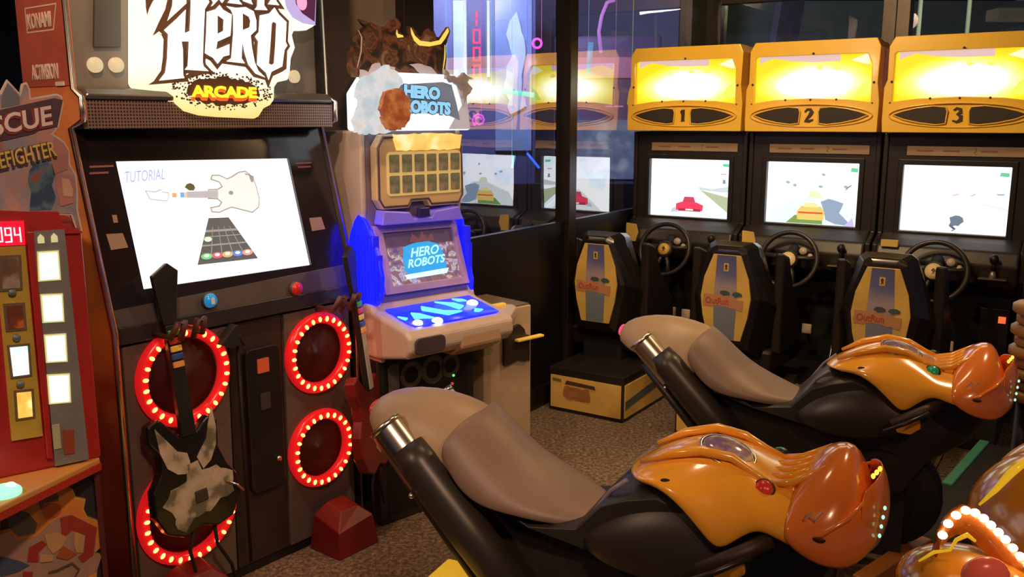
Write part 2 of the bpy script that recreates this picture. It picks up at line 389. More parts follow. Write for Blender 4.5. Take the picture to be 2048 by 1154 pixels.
# perforated speaker grille
def grille():
    m = bpy.data.materials.new('perforated_grille'); m.use_nodes = True; nt = m.node_tree; b = nt.nodes['Principled BSDF']
    b.inputs['Roughness'].default_value = .4; b.inputs['Metallic'].default_value = .3
    tc = nt.nodes.new('ShaderNodeTexCoord'); mp = nt.nodes.new('ShaderNodeMapping'); mp.inputs['Scale'].default_value = (100, 0, 100)
    f = nt.nodes.new('ShaderNodeVectorMath'); f.operation = 'FRACTION'; s_ = nt.nodes.new('ShaderNodeVectorMath'); s_.operation = 'SUBTRACT'; s_.inputs[1].default_value = (.5, 0, .5)
    l = nt.nodes.new('ShaderNodeVectorMath'); l.operation = 'LENGTH'; c = nt.nodes.new('ShaderNodeMath'); c.operation = 'GREATER_THAN'; c.inputs[1].default_value = .30
    mx = nt.nodes.new('ShaderNodeMix'); mx.data_type = 'RGBA'; mx.inputs[6].default_value = (.02, .014, .01, 1); mx.inputs[7].default_value = (.23, .15, .115, 1)
    nt.links.new(tc.outputs['Object'], mp.inputs[0]); nt.links.new(mp.outputs[0], f.inputs[0]); nt.links.new(f.outputs[0], s_.inputs[0]); nt.links.new(s_.outputs[0], l.inputs[0])
    nt.links.new(l.outputs['Value'], c.inputs[0]); nt.links.new(c.outputs[0], mx.inputs[0]); nt.links.new(mx.outputs[2], b.inputs['Base Color']); return m
MB().prism([(.018, 1.575), (W-.018, 1.575), (W-.018, 1.657), (.018, 1.657)], .075, .10).build('speaker_grille', grille(), gh)
# screen bezel, screen and its picture
SC = [(0.124,1.471),(0.782,1.456),(0.789,1.073),(0.128,1.086)]
SC = [(.126, 1.474), (.785, 1.462), (.788, 1.077), (.128, 1.083)]
bez = mat('glossy_black_bezel', (.016, .011, .012), .16, coat=.3)
MB().ring([(.018, 1.08), (W-.018, 1.08), (W-.018, 1.575), (.018, 1.575)][::-1] and [(.018, .985), (W-.018, .985), (W-.018, 1.572), (.018, 1.572)], SC, 0, .03, .26, .97).build('screen_bezel', bez, gh)
scr = MB().prism(SC, .012, .03, .26, .97).build('screen', glow('white_screen', (1, 1, 1), 1.5), gh)
def lay(name, poly, m, d=0, parent=gh): return MB().prism(poly, .012-d-.001, .012-d, .26, .97).build(name, m, parent)
G6 = lambda p: p
body = [(0.436,1.367),(0.469,1.366),(0.492,1.375),(0.483,1.394),(0.455,1.404),(0.461,1.414),(0.487,1.413),(0.515,1.399),(0.538,1.406),(0.566,1.419),(0.595,1.422),(0.619,1.402),(0.625,1.369),(0.627,1.326),(0.618,1.3),(0.589,1.284),(0.549,1.296),(0.51,1.308),(0.484,1.302),(0.458,1.294),(0.432,1.298),(0.431,1.308),(0.463,1.311),(0.478,1.325),(0.462,1.339),(0.43,1.342)]
lay('guitar_picture_outline', offset(body, .004), mat('screen_grey', (.2, .2, .2), .5, emit=.28, ecol=(.75, .75, .75)), 0, scr)
lay('guitar_picture', body, mat('screen_pale', (.3, .3, .3), .5, emit=.82, ecol=(.86, .88, .84)), .001, scr)
lay('guitar_picture_neck', [(0.351,1.368),(0.469,1.365),(0.463,1.34),(0.348,1.348)], mat('screen_neck', (.2, .2, .2), .5, emit=.45, ecol=(.8, .82, .88)), .002, scr)
hd = [(0.211,1.377),(0.241,1.372),(0.26,1.378),(0.267,1.37),(0.285,1.367),(0.282,1.355),(0.276,1.347),(0.271,1.344),(0.219,1.354)]
lay('guitar_picture_head_outline', offset(hd, .0025), M['screen_grey'], 0, scr); lay('guitar_picture_head', hd, glow('screen_white2', (1, 1, 1), 1.3), .001, scr)
for nm, c, pts in (('orange_fret', (1, .42, .15), [(425,306),(450,306),(452,332),(427,332)]), ('blue_fret', (.15, .45, 1), [(472,304),(495,304),(497,333),(474,333)]), ('peach_fret', (1, .6, .35), [(497,304),(512,302),(514,334),(500,334)])):
    lay('fret_picture', [(0.124,1.479)] and {'orange_fret': [(0.298,1.367),(0.313,1.366),(0.311,1.352),(0.296,1.353)], 'blue_fret': [(0.327,1.367),(0.341,1.366),(0.339,1.35),(0.324,1.351)], 'peach_fret': [(0.342,1.366),(0.352,1.366),(0.349,1.348),(0.34,1.349)]}[nm], glow('screen_'+nm, c, .9), .002, scr)
lay('ball_picture', [(0.348,1.382),(0.357,1.392),(0.371,1.395),(0.383,1.389),(0.386,1.378),(0.378,1.37),(0.362,1.371)], glow('screen_brown', (.12, .09, .03), 1), .001, scr)
lay('tuning_pegs_picture', [(0.59,1.418),(0.625,1.405),(0.616,1.384),(0.608,1.388),(0.605,1.409),(0.592,1.412)], M['screen_grey'], .002, scr)
lay('pickup_picture', circ(*([(0.518,1.354)][0]), .009, .007), M['screen_grey'], .002, scr)
hwy = [(0.412,1.277),(0.489,1.273),(0.572,1.125),(0.335,1.131)]
lay('note_highway', hwy, mat('screen_dark', (.05, .05, .05), .5, emit=.11, ecol=(.7, .75, .72)), .001, scr)
def lerp(a, b, t): return (a[0]+(b[0]-a[0])*t, a[1]+(b[1]-a[1])*t)
hl = MB()
def bar(t, h): 
    a, b = lerp(hwy[0], hwy[3], t), lerp(hwy[1], hwy[2], t); c, d = lerp(hwy[1], hwy[2], t+h), lerp(hwy[0], hwy[3], t+h)
    hl.prism([a, b, c, d], .0085, .0095, .26, .97)
for t, h in ((.26, .05), (.40, .02), (.58, .035)): bar(t, h)
for q in (.2, .4, .6, .8):
    a, b = lerp(hwy[0], hwy[1], q), lerp(hwy[3], hwy[2], q); p, r_ = lerp(a, b, .2), lerp(a, b, .8)
    hl.prism([p, (p[0]+.0015, p[1]), (r_[0]+.003, r_[1]), r_], .0085, .0095, .26, .97)
hl.build('highway_lines', mat('screen_grey2', (.2, .2, .2), .5, emit=.22, ecol=(.9, .95, .95)), scr)
for q, c in ((.12, (.25, .8, .3)), (.31, (.9, .15, .25)), (.5, (.85, .6, .2)), (.69, (.15, .3, .9)), (.88, (.95, .45, .3))):
    x, z = lerp(lerp(hwy[0], hwy[1], q), lerp(hwy[3], hwy[2], q), .83)
    MB().prism(circ(x, z, .021, .010), .0065, .0075, .26, .97).prism(circ(x, z+.002, .010, .005), .0060, .0065, .26, .97, mi=1).build('note_target', [glow('note_%d' % int(q*100), c, .8), M['screen_pale']], scr)
x, z = [(0.392,1.209)][0]
lay('note_gem', circ(x, z, .014, .008), glow('pale_green_gem', (.7, 1, .6), 1), .003, scr)
t = text('title_lettering', 'TUTORIAL', .052, (.145, .0, 1.408), mat('screen_blue', (.1, .1, .2), .5, emit=.9, ecol=(.42, .5, .86)), scr, sx=.56, lean=math.atan(.26)*-1, ext=.0005, spin=.03)
t.location = (.143, .012-.003+.26*(1.408-.97), 1.408)
# small print and stickers beside the screen
sm = mat('faded_red_print', (.20, .07, .06), .6)
for uv in ([(0.039,1.464),(0.034,1.445),(0.809,1.446),(0.817,1.432)],):
    for i, (x, z) in enumerate(uv): MB().prism([(x, z-.006), (x+(.075 if i % 2 == 0 else .06), z-.006), (x+(.075 if i % 2 == 0 else .06), z), (x, z)], -.002, 0, .26, .97).build('small_print_line', sm, gh)
st = mat('beige_sticker', (.30, .19, .13), .7)
for p in ([(0.046,1.26),(0.098,1.258),(0.106,1.214),(0.051,1.212)], [(0.821,1.244),(0.877,1.243),(0.884,1.198),(0.822,1.196)], [(0.077,1.315),(0.091,1.314),(0.091,1.291),(0.077,1.291)]):
    MB().prism(p, -.002, 0, .26, .97).build('sticker', st, gh)
# control strip, buttons
MB().prism([(.018, .93), (W-.018, .93), (W-.018, .985), (.018, .985)], -.012, .02).build('control_strip', mat('dark_control_strip', (.03, .026, .026), .3), gh, bevel=.004)
MB().prism([(.018, .985), (W-.018, .985), (W-.018, 1.06), (.018, 1.035)], -.006, .006, .26, .97).build('lower_bezel_band', mat('grey_bezel_band', (.07, .055, .052), .4), gh)
for (x, z), m_, nm in (([(0.333,1.02)][0], mat('blue_button', (.01, .20, .42), .25, emit=.35, ecol=(.02, .35, .8)), 'blue_button'), ([(0.686,1.007)][0], mat('red_button', (.5, .02, .015), .25, emit=.05, ecol=(1, .05, .03)), 'red_button')):
    b_ = MB().lathe([(.024, .005), (.024, -.012), (.019, -.022), (.0001, -.026)], (x, 0, z), 'y', 24).build(nm, m_, gh)
    MB().lathe([(.028, .0), (.028, -.008), (.023, -.012)], (x, 0, z), 'y', 24).build('button_rim', dgrey, b_)
bx_, bz_ = [(0.333,1.02)][0]
MB().prism([(bx_-.006, bz_-.010), (bx_+.006, bz_-.010), (bx_+.006, bz_+.010), (bx_-.006, bz_+.010)], -.027, -.0255).build('button_mark', white, gh)
# lower front
lowp = mat('warm_grey_lower_panel', (.115, .085, .072), .55, var=.1, bump=.3)
MB().prism([(.02, .0), (W-.02, .0), (W-.02, .93), (.02, .93)], .02, .06).build('lower_carcass', matte, gh)
MB().prism([(.03, .04), (.385, .04), (.40, .92), (.03, .92)], .005, .03).build('lower_panel', lowp, gh, bevel=.003)
MB().prism([(.62, .04), (W-.03, .04), (W-.03, .92), (.635, .92)], .005, .03).build('lower_panel', lowp, gh, bevel=.003)
MB().prism([(.395, .04), (.612, .04), (.625, .92), (.408, .92)], .012, .03).build('centre_panel', mat('dark_brown_panel', (.035, .022, .018), .4), gh)
cd = MB().prism(rrect(.455, .600, .30, .825, .025), -.012, .015).build('coin_door', black, gh, bevel=.004)
MB().prism([(.500, .735), (.545, .735), (.545, .785), (.500, .785)], -.018, -.010).build('coin_reject_button', mat('dim_red_button', (.3, .03, .01), .3, emit=.22, ecol=(1, .16, .05)), cd)
MB().prism([(.505, .60), (.545, .60), (.545, .66), (.505, .66)], -.016, -.010).build('coin_slot_plate', dgrey, cd)
MB().lathe([(.010, -.012), (.010, -.022), (.0001, -.024)], (.567, 0, .405), 'y', 16).build('door_lock', chrome_r, cd)
MB().tube([(.43, -.006, .85), (.43, -.01, .5), (.435, -.006, .06)], .005, 6).build('panel_cable', matte, gh)
# webcam-like hanging clamp shapes on the centre top
MB().prism([(.335, .875), (.395, .93), (.41, .93), (.41, .86), (.38, .855)], -.05, -.01).prism([(.41, .90), (.445, .845), (.45, .85), (.417, .91)], -.03, -.015).build('lens_bracket', matte, gh, bevel=.003)
# speakers ringed by red lights
redtube = mat('lit_red_tube', (.5, .01, .01), .25, emit=.42, ecol=(1, .012, .015))
redcore = glow('red_led_core', (1, .19, .05), 7)
cone = mat('speaker_cone', (.025, .006, .006), .6)
for cx, cz, R_, nL, hid in ((.222, .79, .135, 26, 0), (.775, .752, .120, 25, 0), (.205, .335, .150, 28, 0), (.768, .385, .118, 24, 0)):
    sp = MB().lathe([(R_-.012, -.002), (R_*.82, .0), (R_*.45, .016), (R_*.3, .018), (R_*.28, .008), (.0001, .004)], (cx, 0, cz), 'y', 32).build('speaker', cone, gh)
    MB().tube([(cx+(R_+.012)*cos(a), -.008, cz+(R_+.012)*sin(a)) for a in [2*pi*i/40 for i in range(40)]], .021, 8, closed=True).build('light_ring', redtube, sp)
    proto = None
    for i in range(nL):
        a = 2*pi*i/nL+.1; x, z = cx+(R_+.010)*cos(a), cz+(R_+.010)*sin(a)
        if proto is None:
            proto = MB().ell((0, 0, 0), (.0105, .006, .0065), 8, 6).build('red_led', redcore, sp); o = proto
        else: o = proto.copy(); COL.objects.link(o); o.parent = sp
        o.location = (x, -.030, z); o.rotation_euler = (0, -a, 0)
# the glowing title sign
SY = .06
creamg = ramp_mat('backlit_sign_cream', [(0, (1, .60, .16)), (.35, (1, .74, .32)), (.52, (1, .86, .52)), (.75, (1, .93, .68)), (1, (1, .96, .78))], 5, emit=1.12, axis='Z', a0=1.60, a1=1.78, mixn=.35)
brown = mat('sign_dark_brown', (.09, .035, .015), .5, emit=.07, ecol=(.8, .36, .14))
letg = ramp_mat('backlit_letters', [(0, (1, .74, .26)), (.3, (1, .88, .5)), (.55, (1, .97, .82)), (1, (1, 1, .96))], 6, emit=1.7, axis='Z', a0=1.66, a1=1.80, mixn=.4)
plate = [(0.216,2.253),(0.172,1.71),(0.176,1.699),(0.187,1.694),(0.235,1.69),(0.285,1.688),(0.298,1.672),(0.304,1.653),(0.335,1.628),(0.387,1.615),(0.452,1.61),(0.512,1.608),(0.595,1.605),(0.613,1.612),(0.636,1.64),(0.663,1.651),(0.68,1.669),(0.684,1.712),(0.699,1.73),(0.744,1.739),(0.754,1.764),(0.762,1.814),(0.782,1.851),(0.771,1.893),(0.781,1.911),(0.837,1.915),(0.873,1.933),(0.885,2.023),(0.905,2.239),(0.861,2.37)]
sign = MB().prism(plate, SY, SY+.05).build('title_sign', creamg, gh, bevel=.004)
def sl(name, poly, m, d): return MB().prism(poly, SY-d-.002, SY-d).build(name, m, sign)
LET = dict(
 H=[(0.274,1.873),(0.32,1.911),(0.353,1.941),(0.344,1.869),(0.363,1.877),(0.37,1.931),(0.375,1.985),(0.429,1.991),(0.44,1.973),(0.422,1.949),(0.413,1.88),(0.402,1.783),(0.405,1.77),(0.422,1.756),(0.337,1.757),(0.348,1.769),(0.358,1.845),(0.331,1.843),(0.334,1.818),(0.329,1.741),(0.333,1.731),(0.245,1.72),(0.268,1.745),(0.278,1.789),(0.287,1.862)],
 E=[(0.429,1.941),(0.462,1.952),(0.478,1.967),(0.49,1.953),(0.522,1.941),(0.516,1.898),(0.512,1.873),(0.461,1.851),(0.455,1.825),(0.507,1.846),(0.504,1.811),(0.481,1.805),(0.458,1.781),(0.442,1.799),(0.413,1.812),(0.423,1.881)],
 R=[(0.504,1.966),(0.54,1.964),(0.577,1.97),(0.609,1.959),(0.618,1.93),(0.616,1.899),(0.592,1.88),(0.594,1.843),(0.603,1.792),(0.616,1.765),(0.643,1.744),(0.605,1.755),(0.577,1.784),(0.565,1.821),(0.558,1.861),(0.551,1.803),(0.563,1.787),(0.492,1.79),(0.511,1.801),(0.524,1.879),(0.528,1.939),(0.521,1.955)],
 O=[(0.634,1.948),(0.673,1.958),(0.696,1.979),(0.712,1.958),(0.744,1.935),(0.736,1.869),(0.743,1.856),(0.73,1.841),(0.717,1.784),(0.67,1.764),(0.657,1.736),(0.648,1.76),(0.612,1.786),(0.622,1.862),(0.61,1.878),(0.626,1.893)],
 I=[(0.509,1.977),(0.522,1.991),(0.526,2.027),(0.554,2.03),(0.554,1.987),(0.565,1.977)],
 T=[(0.568,1.989),(0.579,2.0),(0.581,2.033),(0.606,2.036),(0.601,1.992),(0.607,1.981)],
 A=[(0.614,1.965),(0.625,1.977),(0.633,2.039),(0.659,2.042),(0.653,1.983),(0.666,1.968)],
 K=[(0.67,1.988),(0.682,2.003),(0.684,2.044),(0.708,2.047),(0.704,2.002),(0.716,1.989)])
for c, p in LET.items(): sl('letter_backing', offset(p, .0125), brown, .0005)
for c, p in LET.items(): sl('letter', p, letg, .004)
for p in ([(0.466,1.933),(0.486,1.922),(0.482,1.886),(0.462,1.876)], [(0.563,1.948),(0.585,1.939),(0.59,1.926),(0.585,1.905),(0.56,1.895)], [(0.679,1.926),(0.686,1.931),(0.696,1.927),(0.688,1.856),(0.678,1.792),(0.669,1.787),(0.659,1.791),(0.669,1.855)]):
    sl('letter_counter', p, brown, .008)
sl('dark_swoosh', [(0.3,1.984),(0.313,1.985),(0.307,1.948),(0.285,1.897),(0.32,1.921),(0.351,1.945),(0.35,1.933),(0.278,1.882),(0.236,1.854),(0.262,1.9),(0.284,1.936)], brown, .002)
sl('dark_swoosh', [(0.221,1.976),(0.276,1.981),(0.244,1.957),(0.23,1.934),(0.222,1.915),(0.22,1.936)], brown, .002)
sl('dark_swoosh', [(0.209,1.706),(0.234,1.721),(0.257,1.74),(0.268,1.776),(0.275,1.839),(0.266,1.859),(0.249,1.859),(0.284,1.862),(0.282,1.739),(0.335,1.735),(0.367,1.755),(0.405,1.77),(0.443,1.755),(0.407,1.746),(0.342,1.728),(0.255,1.713)], brown, .001)
sl('dark_swoosh', [(0.403,1.796),(0.423,1.803),(0.445,1.785),(0.454,1.767),(0.484,1.787),(0.569,1.782),(0.589,1.764),(0.621,1.745),(0.646,1.735),(0.656,1.715),(0.678,1.75),(0.718,1.766),(0.737,1.777),(0.744,1.842),(0.732,1.844),(0.724,1.78),(0.67,1.761),(0.657,1.732),(0.605,1.761),(0.566,1.804),(0.461,1.799)], brown, .001)
# violet star art at the sign's upper right
sl('violet_art', [(0.728,2.077),(0.749,1.982),(0.774,1.953),(0.819,1.937),(0.873,1.934),(0.878,1.987),(0.888,2.095)], glow('lilac_sign_print', (.62, .5, .85), .8), .002)
sl('violet_art_centre', [(0.781,2.083),(0.79,2.0),(0.816,1.971),(0.869,1.947),(0.886,2.095)], glow('deep_violet_print', (.16, .03, .10), .5), .004)
sl('pink_glow_spot', circ(*([(0.814,2.009)][0]), .022, .028), glow('pink_spot', (1, .35, .55), 1.1), .006)
# pixel cloud and the second word
ac = [(0.478,1.693),(0.618,1.696),(0.475,1.647)]; acx, acz = ac[0]; arx = ac[1][0]-acx; arz = abs(ac[2][1]-acz)
sl('pixel_cloud', jag(circ(acx, acz, arx*1.0, arz*.98, 40), .0045, .008, 3), mat('pixel_brown', (.08, .03, .01), .6, emit=.03, ecol=(.6, .25, .1)), .002)
pxm = MB(); rp = random.Random(5)
for i in range(230):
    a = rp.uniform(0, 2*pi); q = rp.uniform(.92, 1.38)
    x, z = acx+arx*q*cos(a), acz+arz*q*sin(a)*.95; s_ = rp.uniform(.0014, .0036)
    pxm.prism([(x-s_, z-s_), (x+s_, z-s_), (x+s_, z+s_), (x-s_, z+s_)], SY-.0045, SY-.0025)
o = pxm.build('pixel_squares', M['pixel_brown'], sign); o['kind'] = 'stuff'
tw = [(0.355,1.675),(0.607,1.68),(0.364,1.724),(0.36,1.661)]
for dz, dd, m_ in ((-.011, .004, glow('arcade_red', (.9, .13, .02), .95)), (-.0075, .006, M['arcade_red']), (-.004, .008, M['arcade_red']), (0, .010, glow('arcade_yellow', (1, .80, .03), 1.2))):
    text('arcade_lettering', 'ARCADE', .048, (tw[0][0], SY-dd, tw[0][1]+dz), m_, sign, sx=.81*(tw[1][0]-tw[0][0])/.148, ext=.0006, bold=.0022, space=.93)
# foot cradles: red faceted blocks that the guitar bodies rest over
for n_, (x, z0) in enumerate(((.17, .0), (.80, .0))):
    MB().grid([[(x-.10, -.17, 0), (x+.10, -.17, 0), (x+.10, .0, 0), (x-.10, .0, 0)], [(x-.09, -.16, .10), (x+.08, -.16, .12), (x+.08, -.02, .14), (x-.09, -.02, .14)], [(x-.04, -.12, .16), (x+.04, -.12, .16), (x+.04, -.04, .18), (x-.04, -.04, .18)]], closed=True, sm=False, caps=True).build('cradle_block', mat('red_cradle', (.17, .010, .009), .45), gh, bevel=.004)
# neck hooks
for x, z in ((.185, .965), (.83, .945)):
    h = MB(); h.tube([(x-.055, -.01, z-.02), (x-.055, -.10, z-.02), (x-.045, -.13, z+.03), (x-.022, -.13, z+.03), (x-.022, -.10, z-.03)], .010, 8)
    h.tube([(x+.055, -.01, z-.02), (x+.055, -.10, z-.02), (x+.045, -.13, z+.03), (x+.022, -.13, z+.03), (x+.022, -.10, z-.03)], .010, 8)
    h.build('neck_hook', mat('dull_maroon_rubber', (.10, .03, .028), .5), gh)

# ---------------------------------------------------------------- the two guitars
def Wd(x, y, z):   # point in the guitar cabinet's frame -> world
    a = radians(GHX[2]); return (GHX[0]+x*cos(a)-y*sin(a), GHX[1]+x*sin(a)+y*cos(a), z)
gb = [(0,.02),(-.06,.0),(-.115,.03),(-.145,.10),(-.14,.18),(-.105,.235),(-.10,.29),(-.13,.34),(-.125,.395),(-.085,.41),(-.055,.37),(-.03,.335),(.03,.335),(.055,.36),(.08,.375),(.105,.35),(.10,.30),(.095,.26),(.115,.20),(.145,.15),(.15,.08),(.11,.01),(.05,-.005)]
def guitar(label, loc, spin, lean, bodym, art, group, sc_=1.0, artcol=None, stripe=None):
    g = thing('game_guitar', label, 'guitar', loc, GHX[2], group)
    g.rotation_euler = (lean, spin, radians(GHX[2])); g.scale = (sc_*(1.08 if artcol is artm else 1), sc_, sc_)
    b = MB().prism(gb, -.022, .022).build('body', bodym, g, bevel=.008, seg=3)
    MB().prism([(-.024, .33), (.024, .33), (.021, .70), (-.021, .70)], -.030, -.006).build('neck', black, g, bevel=.003)
    if stripe: MB().prism([(-.016, .335), (.016, .335), (.016, .60), (-.016, .60)], -.033, -.030).build('neck_inlay', stripe, g)
    for i, c in enumerate(((.9, .42, .12), (.04, .10, .35), (.95, .62, .10), (.75, .06, .03), (.05, .35, .1))):
        z = .560+i*.026
        MB().prism([(-.018, z), (.018, z), (.018, z+.020), (-.018, z+.020)], -.038, -.028).build('fret_button', mat('fret_%d' % i, c, .35), g, bevel=.003)
    MB().prism([(-.022, .70), (.022, .70), (.030, .76), (.052, .87), (.020, .90), (-.034, .865), (-.028, .76)], -.026, -.006).build('headstock', black, g, bevel=.003)
    MB().prism([(-.012, .10), (.030, .10), (.030, .14), (-.012, .14)], -.030, -.020).build('strum_bar', dgrey, g, bevel=.003)
    MB().tube([(.095, -.02, .14), (.12, -.05, .12), (.14, -.055, .09)], .004, 6).build('whammy_bar', chrome_r, g)
    for p in art: MB().prism(p, -.0245, -.0215).build('body_artwork', artcol, b)
    cb = MB().tube([(-.02, .0, .01), (-.04, .01, -.06), (-.02, .03, -.16), (.02, .06, -.28)], .006, 8).tube([(.05, .0, .0), (.06, .02, -.08), (.11, .04, -.18), (.13, .06, -.28)], .006, 8)
    cb.build('cable', matte, g)
    return g
artm = ramp_mat('winged_skull_print', [(0, (.10, .09, .06)), (.42, (.16, .14, .10)), (.5, (.42, .36, .27)), (.7, (.62, .50, .40)), (1, (.55, .40, .32))], 14, rough=.5)
wingL = [(-.105,.385),(-.10,.30),(-.085,.245),(-.055,.215),(-.02,.205),(-.01,.245),(-.015,.275),(-.045,.29),(-.07,.33)]
wingR = [(.09,.40),(.095,.33),(.085,.27),(.06,.225),(.03,.205),(.015,.25),(.03,.27),(.055,.30),(.07,.35)]
skull = jag([(-.02,.24),(.02,.24),(.02,.20),(.075,.205),(.125,.16),(.12,.09),(.07,.085),(.03,.06),(-.03,.055),(-.06,.02),(-.085,.04),(-.09,.10),(-.12,.13),(-.085,.175),(-.03,.18)], .005, .02, 4)
lx, lz = [(0.103,0.389)][0]
g1 = guitar('black game guitar with cream winged skull artwork, neck across the left speaker ring', Wd(.180, -.11, .305), radians(-1.5), radians(-7), mat('gloss_black_guitar', (.012, .010, .012), .3, coat=.3), [wingL, wingR, skull], 'game guitars hung on the cabinet', .96, artm)
g2_ = guitar('deep red game guitar hanging at the right edge of the guitar cabinet', Wd(.905, -.12, .285), radians(-2.5), radians(-6), mat('deep_red_guitar', (.16, .010, .009), .35, coat=.3), [[(-.01,.13),(.03,.13),(.035,.09),(.01,.06),(-.015,.09)]], 'game guitars hung on the cabinet', .96, mat('dull_rose_print', (.45, .25, .2), .5), mat('pale_neck_inlay', (.50, .46, .42), .4))

g2_.rotation_euler = (radians(-6), radians(-2.5), radians(GHX[2]+24)); g2_.location = Wd(.915, -.15, .29)
# ================================================================ rescue ticket machine
RX = (-1.03, 2.2, 38)
rs = thing('rescue_ticket_game', 'red fire rescue ticket game with lit windows at the left edge', 'arcade game', (RX[0], RX[1], 0), RX[2])
rred = mat('fire_red_cabinet', (.40, .022, .018), .4, bump=.15)
MB().box(-.62, -.03, .03, .62, .0, .73).build('lower_cabinet', mat('dark_navy_cabinet', (.03, .028, .032), .5), rs)
MB().side([(.0, .752), (.0, 1.335), (.10, 1.36), (.55, 1.36), (.55, .74)], -.62, -.026).build('upper_cabinet', rred, rs, bevel=.006)
MB().flat([(-.62, -.26), (-.34, -.22), (-.03, .0), (-.03, .05), (-.62, .05)], .735, .752).build('play_deck', ramp_mat('orange_deck', [(0, (.55, .16, .03)), (.5, (.62, .28, .06)), (1, (.4, .3, .2))], 4, rough=.35), rs, bevel=.004)
MB().flat([(-.62, -.262), (-.34, -.222), (-.028, -.002), (-.03, .01), (-.34, -.21), (-.62, -.25)], .720, .738).build('deck_edge', rred, rs)
dm = MB().ell((0, 0, 0), (.036, .036, .018), 20, 10).build('glowing_dome_button', mat('green_dome', (.2, .8, .5), .2, emit=1.0, ecol=(.35, 1, .62)), rs)
dx, dy = [(-.30, -.10)][0]; dm.location = (-.262, -.112, .758)
MB().ell((-.25, -.115, .772), (.012, .012, .008), 12, 8).build('dome_lamp', glow('dome_white', (1, 1, 1), 2.5), rs)
# tower column with four lit windows: px columns x -.135..-.065
gw = mat('grey_tower_print', (.20, .20, .20), .6)
tower = MB().prism([(-.136, .758), (-.058, .758), (-.066, 1.342), (-.133, 1.342)], -.012, .002).build('tower_panel', gw, rs)
winm = ramp_mat('lit_window_picture', [(0, (.25, .75, .9)), (.38, (.5, .9, 1)), (.48, (1, 1, .8)), (.6, (1, .95, .55)), (.72, (1, 1, .95)), (1, (.95, .75, .2))], 26, emit=1.8)
halo = mat('window_halo_glow', (.45, .42, .18), .5, emit=.45, ecol=(.9, .9, .35))  # glowing surround painted as the halo of each lit pane
WY = [(-0.126,1.29),(-0.087,1.289),(-0.088,1.225),(-0.129,1.226),(-0.128,1.187),(-0.087,1.184),(-0.089,1.122),(-0.129,1.125),(-0.129,1.088),(-0.088,1.085),(-0.09,1.022),(-0.13,1.026),(-0.131,0.989),(-0.088,0.984),(-0.091,0.918),(-0.132,0.922)]
for i in range(4):
    q = WY[i*4:i*4+4]
    f_ = MB().prism(offset(q, .004), -.015, -.011).build('window', halo, tower); MB().prism(q, -.0165, -.0148).build('lit_pane', winm, f_)
for q in [(-0.126,1.321),(-0.097,1.321)]:
    MB().prism([(q[0], q[1]-.008), (q[0]+.014, q[1]-.008), (q[0]+.014, q[1]+.006), (q[0]+.007, q[1]+.014), (q[0], q[1]+.006)], -.015, -.011).build('arched_window', glow('amber_window', (.9, .8, .4), .6), tower)
dw = [(-0.112,0.847),(-0.087,0.844),(-0.089,0.783),(-0.114,0.785)]; MB().prism(dw, -.016, -.011).build('red_tower_door', mat('brick_red_door', (.30, .06, .03), .5), tower)
dw = [(-0.135,0.865),(-0.118,0.864),(-0.119,0.803),(-0.135,0.803)]; MB().prism(dw, -.016, -.011).build('cream_tower_door', mat('cream_green_print', (.45, .45, .28), .5), tower)
# yellow picture column
ycol = MB().prism([(-0.215,1.316),(-0.153,1.313),(-0.156,0.841),(-0.223,0.843)], -.010, .002).build('yellow_picture_column', mat('mustard_panel', (.55, .38, .05), .5), rs)
pics = (([(-0.204,1.285),(-0.17,1.284),(-0.173,1.212),(-0.209,1.213)], ramp_mat('dim_picture', [(0, (.03, .02, .02)), (.45, (.18, .1, .06)), (.6, (.35, .3, .25)), (1, (.2, .06, .04))], 22)), ([(-0.206,1.172),(-0.172,1.17),(-0.173,1.115),(-0.206,1.117)], ramp_mat('ember_picture', [(0, (.06, .02, .01)), (.5, (.2, .05, .02)), (.65, (.6, .15, .03)), (1, (.3, .1, .05))], 24)),
        ([(-0.207,1.072),(-0.17,1.07),(-0.172,1.001),(-0.206,1.002)], winm), ([(-0.203,0.96),(-0.172,0.958),(-0.174,0.896),(-0.205,0.897)], ramp_mat('fire_picture', [(0, (.8, .2, .02)), (.45, (1, .55, .08)), (.6, (1, .85, .3)), (1, (1, .95, .7))], 26, emit=1.0)))
for q, m_ in pics:
    f_ = MB().prism(offset(q, .006), -.013, -.009).build('window', mat('bronze_surround', (.16, .12, .07), .5), ycol); MB().prism(q, -.0145, -.0128).build('picture_pane', m_, f_)
for u in [(-0.19,1.202),(-0.191,1.094),(-0.193,0.98)]:
    MB().lathe([(.0085, -.010), (.0085, -.017), (.0001, -.019)], (u[0], 0, u[1]), 'y', 14).build('round_stud', mat('slate_stud', (.12, .17, .17), .4), ycol)
MB().prism([(-0.149,1.343),(-0.132,1.342),(-0.138,0.778),(-0.152,0.782)], -.014, 0).build('red_divider_post', rred, rs, bevel=.003)
